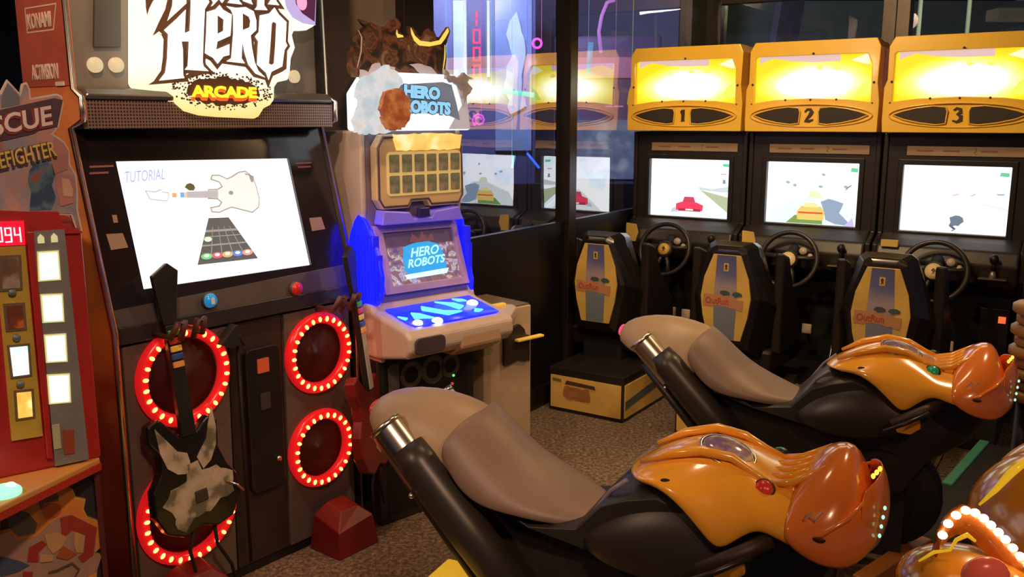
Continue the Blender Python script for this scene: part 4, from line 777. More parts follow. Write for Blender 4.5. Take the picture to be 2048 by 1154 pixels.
def drive(k):
    lab = ['driving game cabinet numbered 1 with yellow header, red car on its screen',
           'driving game cabinet numbered 2 in the middle, yellow car on its screen',
           'driving game cabinet numbered 3 at the right, dark motorbike on its pale screen'][k]
    t = thing('driving_game_cabinet', lab, 'driving game', (1.12+DX*.755*k, 5.68+DY*.755*k, 0), RW, 'sit-down driving cabinets in a row')
    # housing round the screen
    side = [(-.05, 1.53), (-.05, .98), (-.16, .93), (-.16, .78), (-.08, .70), (-.05, .0), (.62, .0), (.62, 1.53)]
    for x0, x1 in ((-.372, -.345), (.345, .372)): MB().side(side, x0, x1).build('side_panel', satin, t, bevel=.006)
    MB().ring([(-.345, .965), (.345, .965), (.345, 1.53), (-.345, 1.53)], [(-.275, .985), (.275, .985), (.275, 1.375), (-.275, 1.375)], -.035, .03).build('screen_surround', mat('surround_charcoal', (.020, .016, .015), .35), t)
    MB().ring([(-.29, .975), (.29, .975), (.29, 1.39), (-.29, 1.39)], [(-.262, 1.0), (.262, 1.0), (.262, 1.36), (-.262, 1.36)], -.045, .02).build('screen_bezel', black, t, bevel=.004)
    MB().box(-.345, .345, .03, .60, .0, 1.53).build('carcass', matte, t)
    stp = MB().prism([(-.25, 1.412), (.31, 1.412), (.31, 1.462), (-.25, 1.462)], -.042, -.034).build('instruction_strip', ramp_mat('faded_strip_print', [(0, (.25, .15, .09)), (.5, (.36, .24, .15)), (1, (.30, .30, .16))], 6), t)
    for x in (-.16, -.03, .15): MB().prism([(x-.04, 1.434), (x+.04, 1.434), (x+.04, 1.442), (x-.04, 1.442)], -.044, -.042).build('strip_print', mat('strip_text_band', (.22, .10, .09), .6), stp)
    MB().prism(ribbon([(.075, 1.452), (.088, 1.452), (.088, 1.44), (.078, 1.428), (.092, 1.422)], [.003]*5), -.044, -.042).build('strip_numeral', mat('strip_red', (.4, .05, .03), .6), stp)
    # screen
    s = MB().prism([(-.262, 1.0), (.262, 1.0), (.262, 1.36), (-.262, 1.36)], -.008, .02).build('screen', ramp_mat('race_sky_%d' % k, [(0, (.62, .78, .92)), (.38, (.80, .92, 1)), (.5, (1, 1, 1)), (1, (1, 1, 1))] if k < 2 else [(0, (.8, .9, 1)), (.3, (.95, .98, 1)), (.5, (1, 1, 1)), (1, (1, 1, 1))], 7, emit=1.25), t)
    def L(name, p, c, e=1, d=0): return MB().prism(p, -.010-d, -.009-d).build(name, glow('s_%s_%d' % (name, k), c, e), s)
    if k == 0:
        L('road', [(-.19, 1.0), (.20, 1.0), (.05, 1.14), (-.02, 1.14)], (.85, .90, .92), 1.0)
        L('kerb', ribbon([(.24, 1.01), (.08, 1.13), (-.01, 1.16)], [.01, .005, .002]), (1, 1, 1), 1.3, .001)
        L('verge', [(.262, 1.03), (.262, 1.13), (.12, 1.16), (.07, 1.17), (.12, 1.135)], (.50, .60, .38), .9)
        L('far_hill', [(.262, 1.16), (.262, 1.20), (.15, 1.18), (.06, 1.19), (.07, 1.17)], (.6, .7, .72), 1)
        L('car_roof', [(-.045, 1.085), (.045, 1.085), (.03, 1.125), (-.03, 1.125)], (.62, .06, .12), 1, .002)
        L('car_body', [(-.085, 1.04), (.09, 1.04), (.095, 1.075), (.05, 1.092), (-.05, 1.092), (-.085, 1.08)], (.90, .05, .12), 1, .003)
        L('car_bumper', [(-.07, 1.035), (.08, 1.035), (.075, 1.052), (-.065, 1.052)], (.45, .03, .06), 1, .004)
        L('car_plate', [(-.02, 1.04), (.03, 1.04), (.03, 1.05), (-.02, 1.05)], (1, .85, .75), 1, .005)
        L('car_shadow', [(-.12, 1.025), (-.07, 1.03), (-.06, 1.07), (-.11, 1.05)], (.55, .62, .68), 1, .001)
        L('green_gauge', [(.215, 1.32), (.25, 1.318), (.25, 1.335), (.21, 1.335)], (.15, .7, .35), .9)
        L('red_gauge', [(.20, 1.27), (.235, 1.27), (.235, 1.276), (.20, 1.276)], (.9, .3, .3), .9)
        L('dark_mark', [(.215, 1.215), (.235, 1.215), (.23, 1.24), (.215, 1.24)], (.25, .35, .45), .9)
    elif k == 1:
        L('road', [(-.26, 1.0), (.262, 1.0), (.262, 1.06), (.12, 1.16), (-.0, 1.17), (-.2, 1.10)], (.80, .87, .90), 1.0)
        L('road_shadow', jag([(.09, 1.03), (.06, 1.13), (.10, 1.155), (.18, 1.13), (.16, 1.07), (.235, 1.01), (.14, 1.005)], .005, .03, 3), (.32, .42, .58), .9, .001)
        L('lilac_patch', [(.19, 1.0), (.25, 1.0), (.235, 1.05), (.22, 1.03)], (.62, .5, .9), 1, .002)
        L('green_verge', [(-.14, 1.003), (.07, 1.003), (.07, 1.03), (.02, 1.05), (-.09, 1.05)], (.22, .38, .10), .9, .002)
        L('car_body', [(-.075, 1.025), (.075, 1.025), (.08, 1.075), (.06, 1.105), (-.055, 1.105), (-.08, 1.07)], (.80, .60, .16), 1, .003)
        L('car_roof', [(-.04, 1.10), (.045, 1.10), (.03, 1.125), (-.03, 1.125)], (.9, .8, .35), 1, .004)
        L('car_lamps', [(-.07, 1.062), (.07, 1.062), (.07, 1.072), (-.07, 1.072)], (.75, .10, .04), 1, .005)
        L('hillside', jag([(-.02, 1.15), (.06, 1.15), (.05, 1.19), (.0, 1.20)], .006, .02, 5), (.82, .85, .55), 1, .001)
        for x, z in ((-.14, 1.24), (-.10, 1.225), (.06, 1.29), (.05, 1.22), (.19, 1.225)): L('far_tree', jag(circ(x, z, .012, .008, 8), .003, .01, int(x*100)+20), (.35, .55, .5), .9)
        L('green_gauge', [(.21, 1.312), (.25, 1.308), (.25, 1.33), (.215, 1.333)], (.15, .7, .35), .9)
        L('dark_mark', ribbon([(.22, 1.235), (.20, 1.22), (.19, 1.205)], [.006, .008, .004]), (.2, .28, .45), .9, .001)
    else:
        L('rider', jag([(-.02, 1.035), (.03, 1.04), (.055, 1.065), (.05, 1.085), (.01, 1.095), (-.015, 1.085), (-.005, 1.06)], .004, .015, 2), (.18, .22, .30), .9, .002)
        L('rider_shadow', ribbon([(-.01, 1.04), (.015, 1.02), (.0, 1.01)], [.012, .014, .006]), (.12, .14, .22), .9, .002)
        L('green_gauge', [(.205, 1.31), (.25, 1.308), (.25, 1.328), (.21, 1.33)], (.15, .7, .35), .9)
        L('far_rail', [(.14, 1.155), (.262, 1.13), (.262, 1.14), (.14, 1.165)], (.75, .82, .86), 1)
        L('red_mark', ribbon([(-.01, 1.20), (.02, 1.21)], [.006, .008]), (1, .5, .5), 1)
        L('dark_mark', ribbon([(.075, 1.20), (.10, 1.212)], [.004, .007]), (.45, .5, .65), 1)
        L('dark_mark2', ribbon([(.20, 1.215), (.235, 1.215)], [.006, .008]), (.3, .4, .55), 1)
    # header
    oh = [(-.365, 1.535), (.365, 1.535), (.365, 1.70), (.350, 1.80), (.352, 1.99), (.330, 2.035), (-.335, 2.035), (-.362, 1.985), (-.358, 1.81), (-.372, 1.77), (-.370, 1.60)]
    ih = [(-.325, 1.695), (-.20, 1.712), (0, 1.720), (.20, 1.712), (.320, 1.695), (.312, 1.90), (.285, 1.955), (-.315, 1.955), (-.328, 1.945)]
    h = MB().ring(oh, ih, -.16, -.02, .06, 1.6, c=(0, 1.82)).build('header_shell', header_y, t, bevel=.014, seg=3)
    MB().prism(oh, -.05, .16).build('header_back', header_y, h, bevel=.02, seg=3)
    MB().prism(offset(oh, -.03)[:0] or [(-.35, 1.66), (.35, 1.66), (.34, 2.0), (-.34, 2.0)], -.118, -.115).build('marquee', marquee_mat(), h)
    for x, z, r_ in ((.03, 1.885, .018), (.13, 1.885, .02)): MB().prism(jag(circ(x, z, r_, r_*.6, 10), .004, .015, k+int(x*50)), -.1212, -.119).build('marquee_mark', glow('marquee_gold', (1, .80, .12), 1.1), h)
    MB().prism([(-.31, 1.915), (-.23, 1.945), (-.12, 1.925), (.0, 1.918), (.14, 1.918), (.14, 1.958), (-.31, 1.958)], -.122, -.1195).build('marquee_sky', glow('marquee_mauve', (.75, .52, .50), .9), h)
    MB().prism(jag([(.20, 1.925), (.285, 1.955), (.30, 1.90), (.26, 1.90)], .003, .02, 4), -.122, -.1195).build('marquee_cloud', glow('marquee_palegreen', (.85, .88, .6), 1), h)
    MB().prism([(.22, 1.73), (.30, 1.73), (.30, 1.82), (.26, 1.79)], -.122, -.1195).build('marquee_grass', glow('marquee_green', (.75, .95, .12), 1), h)
    for x in (-.14, .0, .14): MB().ell((x, -.155, 1.712), (.006, .006, .006), 8, 6).build('header_screw', dgrey, h)
    for x, z in ((0, 1.962), (-.335, 1.80), (.33, 1.80), (-.335, 1.69), (.33, 1.69)): MB().ell((x, -.150, z), (.007, .007, .007), 8, 6).build('header_screw', dgrey, h)
    # oval band with two tapering vents
    for sx in (-1, 1):
        v = [(sx*.055, 1.582), (sx*.05, 1.645), (sx*.06, 1.667), (sx*.12, 1.672), (sx*.20, 1.662), (sx*.27, 1.645), (sx*.315, 1.627), (sx*.26, 1.603), (sx*.18, 1.585), (sx*.10, 1.575)]
        vv = MB().prism(v, -.168, -.158).build('header_vent', mat('vent_dark', (.030, .020, .012), .6), h)
        MB().tube([(x, -.168, z) for x, z in v], .0042, 6, closed=True).build('vent_rim', header_y, vv)
    MB().tube([(x, -.163, z) for x, z in circ(0, 1.625, .335, .062, 40)], .005, 6, closed=True).build('oval_ridge', header_y, h)
    dk = mat('numeral_brown', (.05, .022, .01), .5)
    num = [ribbon([(-.014, 1.648), (-.004, 1.656), (.004, 1.66), (.004, 1.63), (.003, 1.60), (.004, 1.592)], [.004, .010, .020, .020, .019, .026]),
           ribbon([(-.024, 1.645), (-.012, 1.660), (.006, 1.659), (.014, 1.645), (.004, 1.625), (-.014, 1.604), (-.022, 1.594), (.0, 1.594), (.024, 1.602)], [.007, .010, .014, .022, .018, .010, .010, .016, .007]),
           ribbon([(-.022, 1.650), (-.008, 1.661), (.010, 1.655), (.012, 1.640), (-.004, 1.630), (.014, 1.620), (.014, 1.600), (-.004, 1.590), (-.024, 1.598)], [.007, .010, .014, .018, .010, .018, .020, .012, .007])][k]
    MB().prism(num, -.166, -.160).build('numeral', dk, h)
    # dash, wheel, shifter
    dsh = MB().side([(-.05, .985), (-.10, .965), (-.17, .93), (-.20, .86), (-.17, .76), (-.06, .70), (.03, .70), (.03, .985)], -.345, .345).build('dashboard', mat('dash_brown_black', (.028, .022, .018), .4), t, bevel=.012, seg=3)
    wy, wz, wx = -.30, .765, -.03
    st = bpy.data.objects.new('steering_wheel', None)
    rim = MB().lathe([(.0001, 0)], (0, 0, 0)) if 0 else MB()
    rim.tube([(.158*cos(a), 0, .158*sin(a)) for a in [2*pi*i/40 for i in range(40)]], .0145, 10, closed=True)
    rim.tube([(-.15, 0, .02), (-.05, .012, .015), (.05, .012, .015), (.15, 0, .02)], .014, 8).tube([(0, .012, 0), (.03, .008, -.08), (.045, 0, -.145)], .014, 8).tube([(0, .012, 0), (-.03, .008, -.08), (-.045, 0, -.145)], .014, 8)
    rim.lathe([(.052, .03), (.052, -.004), (.040, -.010), (.0001, -.010)], (0, 0, 0), 'y', 24)
    wh = rim.build('steering_wheel', mat('wheel_leather', (.030, .024, .020), .38), t); wh.location = (wx, wy, wz+.06); wh.rotation_euler = (radians(-18), 0, 0)
    hb = MB().lathe([(.036+.006*(k > 0), -.008), (.036+.006*(k > 0), -.015), (.0001, -.016)], (0, 0, 0), 'y', 24).build('yellow_hub_badge', mat('badge_yellow', (.85, .55, .08), .4) if k == 0 else mat('badge_cream', (.90, .72, .36), .4), wh)
    MB().prism([(-.008, -.018), (-.002, -.006), (-.012, .004), (-.003, .016), (.006, .012), (.012, .0), (.004, -.004), (.010, -.016), (.002, -.010)], -.0175, -.0155).build('horse_emblem', mat('emblem_brown', (.08, .04, .01), .5), hb)
    for x, z, q in ((.075, .055, .021), (.118, .03, .013)): MB().lathe([(q, .012), (q, -.006), (.0001, -.008)], (x, 0, z), 'y', 16).build('wheel_button', mat('pale_wheel_button', (.55, .46, .34), .4), wh)
    MB().tube([(wx, wy+.01, wz+.06), (wx, -.10, wz+.13)], .035, 12).build('steering_column', matte, t)
    stb = MB().box(.17, .30, -.245, -.19, .795, .803).build('shifter_plate', mat('shifter_plate_bronze', (.16, .12, .09), .35, .5), t, bevel=.002)
    MB().tube([(.235, -.215, .80), (.235, -.215, .84)], [.022, .008], 12).build('shifter_boot', mat('silver_boot', (.45, .38, .30), .35, .6), stb)
    MB().tube([(.235, -.215, .83), (.235, -.22, .895)], .008, 8).ell((.235, -.22, .90), (.022, .022, .026), 14, 10).build('shifter_knob', black, stb)
    if k < 2: MB().prism([(-.335, .85), (-.27, .845), (-.255, .90), (-.27, .955), (-.335, .96)], -.208, -.195).build('yellow_sticker', mat('sticker_yellow', (.72, .48, .10), .5), dsh)
    else: MB().prism([(-.32, .925), (-.235, .925), (-.235, .96), (-.32, .96)], -.195, -.165).build('yellow_sticker', mat('sticker_yellow', (.72, .48, .10), .5), dsh)
    # foot well
    MB().side([(-.60, .0), (-.60, .17), (-.08, .20), (-.05, .0)], -.345, .345).build('foot_platform', matte, t)
    for x, z in ((-.05, .40), (.045, .395)):
        p = MB().box(x-.028, x+.028, -.115, -.10, z-.028, z+.03).build('pedal', mat('pedal_cream', (.85, .70, .52), .4), t, bevel=.006)
        MB().tube([(x, -.10, z), (x, -.03, z-.10)], .008, 6).build('pedal_arm', satin, p)
    MB().box(.18, .32, -.07, -.045, .30, .62).build('coin_door', black, t, bevel=.004)
    if k == 2: MB().prism([(.27, .545), (.305, .545), (.305, .58), (.27, .58)], -.078, -.068).build('coin_light', glow('coin_red', (1, .16, .05), .9), t)
    if k == 1:
        sl = MB().box(.20, .275, -.56, -.50, .17, .235).build('seat_slider_plate', M['pedal_cream'], t, bevel=.004)
        MB().tube([(.25, -.50, .22), (.27, -.46, .34), (.275, -.45, .40)], .007, 8).build('slider_lever', chrome_r, sl)
    # base drawer under the seat
    bx0, bx1 = -.315, .143
    bs = MB().box(bx0, bx1, -1.18, -.60, .0, .25).build('seat_base', satin, t, bevel=.004)
    for p_, c in (((bx0+.012, bx1-.012, -1.186, -1.178, .022, .205), 0),): MB().box(*p_).build('rear_yellow_panel', mat('base_yellow_panel', (.80, .52, .13), .4), bs)
    MB().box(bx1-.002, bx1+.006, -1.165, -.615, .022, .205).build('side_yellow_panel', M['base_yellow_panel'], bs)
    MB().add([(bx1+.007, -1.165, .07), (bx1+.007, -.615, .115), (bx1+.007, -.615, .165), (bx1+.007, -1.165, .115), (bx1+.008, -1.165, .07), (bx1+.008, -.615, .115), (bx1+.008, -.615, .165), (bx1+.008, -1.165, .115)], [(0,1,2,3),(4,5,6,7),(0,1,5,4),(2,3,7,6),(1,2,6,5),(0,3,7,4)]).build('teal_stripe', mat('teal_grey_stripe', (.10, .13, .11), .5), bs)
    MB().prism([(-.21, .165), (-.02, .16), (-.03, .178), (-.20, .185)], -1.190, -1.186).build('dark_label_band', mat('plum_band', (.09, .045, .05), .5), bs)
    MB().prism(jag([(-.22, .10), (-.215, .155), (-.06, .15), (-.05, .09), (-.10, .075), (-.18, .08)], .006, .02, 3), -1.189, -1.186).build('rust_logo_print', ramp_mat('rust_logo', [(0, (.28, .12, .04)), (.5, (.40, .17, .06)), (1, (.5, .38, .2))], 20), bs)
    MB().prism([(-.29, .175), (-.235, .172), (-.235, .188), (-.29, .190)], -1.189, -1.186).build('grey_label', mat('olive_label', (.22, .17, .08), .5), bs)
    # seat
    sx = -.155
    def orow(y, w0, w1, w2, z0, z1, z2):  # rear outline of the seat shell
        return [(sx-w0, y, z0), (sx-w1, y, z1), (sx-w2, y, z2), (sx-w2+.03, y, z2+.02), (sx+w2-.03, y, z2+.02), (sx+w2, y, z2), (sx+w1, y, z1), (sx+w0, y, z0)]
    rows = [orow(-.945, .09, .15, .075, .46, .70, .925), orow(-.93, .12, .170, .098, .43, .70, .945), orow(-.86, .16, .205, .13, .38, .68, .962), orow(-.76, .19, .235, .12, .32, .62, .95)]
    sh = MB().grid(rows, closed=True, sm=False, caps=True).build('seat', mat('seat_black_shell', (.014, .012, .011), .28, coat=.3), t, bevel=.010, seg=3)
    MB().grid([[(sx-.22, -.84, .30), (sx+.22, -.84, .30), (sx+.22, -.84, .42), (sx-.22, -.84, .42)], [(sx-.24, -.40, .30), (sx+.24, -.40, .30), (sx+.24, -.40, .46), (sx-.24, -.40, .46)]], closed=True, sm=False, caps=True).build('seat_cushion', black, sh, bevel=.02)
    for q in (-1, 1):
        xx = sx+q*.225
        MB().side([(-.80, .93), (-.70, .90), (-.62, .74), (-.42, .55), (-.42, .40), (-.80, .40)], xx-.025, xx+.025).build('seat_bolster', mat('seat_bolster_black', (.022, .017, .014), .35), sh, bevel=.012)
    MB().box(sx-.12, sx+.12, -.86, -.66, .25, .34).build('seat_pillar', matte, sh)
    pn = [(sx-.072, .922), (sx+.072, .922), (sx+.118, .80), (sx+.133, .70), (sx+.120, .60), (sx+.088, .478), (sx-.088, .478), (sx-.120, .60), (sx-.133, .70), (sx-.118, .80)]
    pnl = MB().prism(pn, -.956, -.942).build('back_panel', mat('panel_golden_yellow', (.76, .52, .12), .35), sh, bevel=.002)
    PL = lambda nm, p, m_, d=0: MB().prism(p, -.9575-d, -.956-d).build(nm, m_, pnl)
    PL('blue_centre_print', [(sx-.050, .92), (sx+.050, .92), (sx+.062, .70), (sx+.055, .482), (sx-.055, .482), (sx-.062, .70)], ramp_mat('seat_sky_print', [(0, (.16, .20, .24)), (.35, (.20, .24, .30)), (.50, (.42, .30, .27)), (.60, (.42, .34, .36)), (.78, (.14, .16, .34)), (1, (.09, .10, .26))], 9, axis='Z', a0=.48, a1=.93, mixn=.18))
    PL('rust_word_band', jag([(sx-.118, .645), (sx-.118, .715), (sx-.02, .71), (sx+.04, .70), (sx+.098, .69), (sx+.094, .64), (sx-.03, .655)], .003, .02, 2), ramp_mat('rust_word', [(0, (.45, .14, .07)), (.5, (.58, .28, .12)), (1, (.5, .35, .2))], 26), .001)
    text('back_lettering', 'OutRun', .046, (sx-.105, -.9595, .665), mat('brick_lettering', (.50, .10, .06), .5), pnl, sx=.85, bold=.0008, ext=.0004)
    for x, z in ((-.0, .725), (.065, .722)): PL('palm_print', jag(circ(sx+x, z, .026, .014, 10), .004, .02, 7), mat('palm_slate', (.06, .11, .10), .5), .002)
    eb = PL('emblem_plate', rrect(sx-.013, sx+.013, .838, .880, .003, 2), mat('badge_yellow2', (.75, .52, .12), .4), .001)
    PL('horse_emblem', [(sx-.007, .845), (sx-.003, .857), (sx-.008, .866), (sx, .875), (sx+.006, .868), (sx+.003, .858), (sx+.007, .847), (sx, .852)], M['emblem_brown'], .003)
    return t
for k in range(3): drive(k)
# ================================================================ ride-on motorcycles
def crow(T, Mid, B, n=7, y0=0):
    """one cross-section: crest point (x,z), shoulder (x,y,z), lower edge (x,y,z); mirrored"""
    P0_, P1, P2 = (T[0], 0, T[1]), Mid, B
    half = []
    q1 = (Mid[0], Mid[1]*1.25, T[1]*.72+Mid[2]*.28)
    for i in range(n+1):
        t = i/n
        a, b, c, d = (1-t)**3, 3*t*(1-t)**2, 3*t*t*(1-t), t**3
        C1 = (T[0]*.6+Mid[0]*.4, Mid[1]*.72, T[1]+.004); C2 = (Mid[0]*.5+B[0]*.5, max(Mid[1], B[1])*1.12, Mid[2]*.55+B[2]*.45+.015)
        half.append(tuple(a*P0_[j]+b*C1[j]+c*C2[j]+d*P2[j] for j in range(3)))
    right = [(x, -y, z) for x, y, z in half][::-1]
    return right[:-1]+half
def bike(loc, rz, label, buttons, taillit):
    t = thing('ride_on_motorcycle', label, 'motorcycle game', loc, rz, 'ride-on motorcycle games')
    # tail cowl
    tailm = mat('tail_cowl_taupe', (.36, .255, .145), .45, var=.06)
    rows = [crow((-.005, .795), (-.005, .03, .79), (.0, .05, .76)), crow((.01, .825), (.01, .05, .81), (.03, .08, .75)), crow((.07, .852), (.06, .075, .835), (.07, .115, .735)),
            crow((.17, .866), (.16, .09, .842), (.16, .135, .715)), crow((.28, .852), (.25, .10, .828), (.23, .15, .69)), crow((.355, .828), (.30, .11, .806), (.27, .155, .66)), crow((.40, .78), (.335, .12, .76), (.30, .158, .62))]
    tl = MB().grid(rows).build('tail_cowl', tailm, t, sub=1, solid=.006)
    MB().ell((-.005, 0, .79), (.012, .045, .022), 12, 8).build('tail_light', mat('tail_light_red_%s' % taillit, (.6, .02, .05), .3, emit=.9 if taillit else .02, ecol=(1, .05, .18)), tl)
    # seat pad
    seatm = mat('brown_grey_vinyl', (.215, .145, .105), .48, var=.1, bump=.15)
    rows = [crow((.335, .832), (.305, .115, .812), (.29, .158, .755)), crow((.365, .815), (.335, .125, .79), (.315, .168, .71)), crow((.42, .768), (.385, .135, .735), (.355, .175, .665)), crow((.475, .718), (.44, .14, .685), (.41, .175, .632)),
            crow((.54, .672), (.515, .135, .648), (.50, .165, .622)), crow((.61, .636), (.595, .11, .625), (.585, .140, .606)), crow((.685, .616), (.675, .065, .612), (.675, .085, .592))]
    MB().grid(rows).build('seat', seatm, t, sub=2, solid=.01)
    # black frame under tail to the belly
    fr2 = mat('black_frame_plastic', (.020, .017, .014), .42, var=.2)
    def yz(pts, w_): return [(x, -w_, z) for x, z in pts], [(x, w_, z) for x, z in pts]
    sil = [(.02, .755), (.07, .78), (.30, .72), (.40, .66), (.52, .60), (.66, .62), (.73, .70), (.80, .73), (.88, .75), (.98, .72), (1.05, .66), (1.18, .68), (1.28, .66), (1.24, .55), (1.12, .45), (1.05, .35), (.95, .26), (.60, .24), (.46, .36), (.28, .54), (.12, .68)]
    mb = MB(); n = len(sil); cxs, czs = .68, .52
    layers = []
    for y, s_ in ((-.15, .90), (-.13, .97), (-.08, 1.0), (.08, 1.0), (.13, .97), (.15, .90)):
        layers.append([(cxs+(x-cxs)*s_, y*(1.0 if .35 < x < 1.1 else .55), czs+(z-czs)*s_) for x, z in sil])
    mb.grid(layers, closed=True, caps=True)
    MB.build(mb, 'frame_body', fr2, t, bevel=.01)
    # black knee hump in front of the seat
    rows = [crow((.660, .615), (.665, .08, .608), (.67, .12, .58)), crow((.70, .665), (.70, .10, .645), (.69, .155, .565)), crow((.735, .710), (.745, .115, .695), (.74, .178, .55)), crow((.78, .745), (.80, .13, .742), (.82, .188, .54)),
            crow((.86, .77), (.88, .14, .762), (.90, .192, .54)), crow((.94, .77), (.95, .15, .745), (.98, .190, .56)), crow((1.0, .76), (1.01, .15, .71), (1.03, .180, .58))]
    MB().grid(rows).build('knee_panel', mat('knee_panel_black', (.026, .020, .016), .36), t, sub=2, solid=.008)
    for q in (-1, 1): MB().tube([(.668, q*.11, .608), (.70, q*.108, .655), (.738, q*.115, .712), (.78, q*.122, .750)], .006, 8).build('knee_panel_trim', mat('grey_trim', (.20, .18, .20), .3), t)
    # orange-yellow shell
    rows = [crow((.755, .742), (.785, .10, .748), (.815, .122, .752)), crow((.79, .768), (.825, .12, .775), (.870, .158, .762)), crow((.84, .800), (.88, .135, .80), (.925, .182, .738)), crow((.91, .832), (.95, .142, .815), (.978, .197, .692)),
            crow((.98, .840), (1.005, .146, .795), (1.018, .205, .652)), crow((1.03, .826), (1.05, .150, .775), (1.055, .203, .685)), crow((1.075, .805), (1.085, .150, .76), (1.098, .198, .722)), crow((1.12, .782), (1.12, .160, .757), (1.135, .205, .716)), crow((1.165, .785), (1.16, .175, .757), (1.188, .212, .698))]
    shl = MB().grid(rows).build('tank_shell', bikey, t, sub=2, solid=.008)
    for q in (-1, 1):
        MB().tube([(.80, q*.075, .782), (.87, q*.085, .818), (.95, q*.088, .840), (1.02, q*.082, .832), (1.07, q*.085, .805), (1.13, q*.10, .780)], [.005, .011, .012, .011, .010, .005], 10).build('tank_ridge', bikey, shl)
        MB().tube([(.88, q*.160, .772), (.97, q*.172, .735), (1.05, q*.178, .722), (1.12, q*.188, .728), (1.17, q*.198, .742)], [.003, .008, .007, .007, .003], 10).build('side_crease', bikey, shl)
        MB().ell((.885, q*.155, .778), (.014, .005, .007), 12, 8).build('shell_screw_recess', matte, shl)
    # dashboard ribs between tank and nose
    for i in range(5):
        y = -.09+i*.045
        MB().tube([(1.10, y, .785), (1.16, y*.95, .798), (1.225, y*.85, .842)], [.008, .010, .005], 8).build('dash_rib', bikey, shl)
    # gauge dome
    gd = MB().ell((0, 0, 0), (.062, .052, .020), 24, 12).build('gauge', ramp_mat('gauge_face', [(0, (.10, .04, .05)), (.42, (.22, .16, .30)), (.5, (.40, .25, .20)), (.6, (.30, .28, .48)), (.72, (.75, .6, .3)), (1, (.9, .8, .6))], 30, rough=.12), t)
    gd.location = (1.0, -.035, .828); gd.rotation_euler = (radians(12), radians(16), 0)
    MB().tube([(.066*cos(a), .056*sin(a), .0) for a in [2*pi*i/28 for i in range(28)]], .0045, 8, closed=True).build('gauge_rim', chrome_r, gd)
    for q, cnm in ((-1, buttons), (1, 'green')):
        m_ = mat('bike_%s_button' % cnm, (.55, .03, .02) if cnm == 'red' else (.01, .20, .08), .25, emit=.08, ecol=(1, .05, .02) if cnm == 'red' else (.02, .8, .3))
        b_ = MB().lathe([(.020, -.006), (.020, .007), (.015, .013), (.0001, .015)], (0, 0, 0), 'z', 20).build('%s_button' % cnm, m_, t)
        b_.location = (1.100, q*.118, .783); b_.rotation_euler = (radians(-q*50), radians(-8), 0)
        MB().lathe([(.025, -.010), (.025, .003), (.021, .006)], (0, 0, 0), 'z', 20).build('button_rim', mat('maroon_rim', (.10, .02, .015), .4) if cnm == 'red' else black, b_)
    # nose fairing
    rows = [crow((1.165, .785), (1.155, .165, .762), (1.16, .212, .715)), crow((1.19, .822), (1.18, .175, .78), (1.19, .216, .692)), crow((1.225, .858), (1.215, .170, .80), (1.23, .214, .672)), crow((1.262, .872), (1.25, .155, .812), (1.275, .198, .662)),
            crow((1.285, .855), (1.28, .145, .80), (1.308, .172, .668)), crow((1.30, .805), (1.305, .125, .765), (1.332, .135, .690)), crow((1.325, .750), (1.328, .09, .73), (1.345, .09, .705))]
    ns = MB().grid(rows).build('nose_fairing', orange, t, sub=1, solid=.008)
    MB().grid([[(1.300, -.115, .810), (1.330, -.075, .828), (1.340, 0, .834), (1.330, .075, .828), (1.300, .115, .810)], [(1.310, -.14, .765), (1.348, -.085, .78), (1.360, 0, .785), (1.348, .085, .78), (1.310, .14, .765)], [(1.30, -.16, .715), (1.350, -.095, .712), (1.366, 0, .71), (1.350, .095, .712), (1.30, .16, .715)], [(1.275, -.16, .668), (1.33, -.09, .66), (1.345, 0, .655), (1.33, .09, .66), (1.275, .16, .668)]]).build('nose_lip', orange, ns, sub=2, solid=.006)
    for q in (-1, 1):
        MB().tube([(1.19, q*.208, .725), (1.235, q*.206, .738), (1.285, q*.170, .770), (1.31, q*.125, .795)], [.002, .006, .006, .003], 8).build('fairing_crease', orange, ns)
        MB().ell((1.232, q*.212, .730), (.014, .004, .006), 10, 6).build('fairing_slot', mat('slot_brown', (.08, .02, .01), .5), ns)
        MB().prism(ribbon([(1.20, .765), (1.213, .785), (1.222, .768), (1.236, .790)], [.004, .008, .007, .004]), q*.203-.001, q*.203+.001).build('pale_fairing_mark', mat('pale_peach_mark', (.85, .55, .42), .3), ns)
    for i in range(3): MB().ell((1.322+i*.006, -.045+i*.012, .826+i*.005), (.005, .009, .006), 8, 6).build('nose_lamp', glow('amber_nose_lamp', (1, .62, .06), 1.4), ns)
    for i in range(4):
        MB().ell((1.352-i*.002, -.098-i*.004, .778-i*.020), (.0035, .0035, .005), 8, 6).build('edge_light', glow('mint_point', (.4, 1, .75), 1.1), ns)
    # handlebar grips
    for q in (-1, 1):
        MB().tube([(1.13, q*.19, .70), (1.08, q*.225, .675), (.99, q*.265, .63)], [.018, .018, .018], 14).build('handlebar_grip', mat('grip_rubber', (.035, .018, .014), .5), t)
        MB().tube([(1.10, q*.25, .68), (1.03, q*.285, .645), (.97, q*.31, .62)], .007, 8).build('brake_lever', satin, t)
    MB().prism([(1.0, .60), (1.075, .635), (1.08, .605), (1.05, .58), (1.01, .582)], -.19, -.175).build('lower_cowl_tip', bikey, t, bevel=.004)
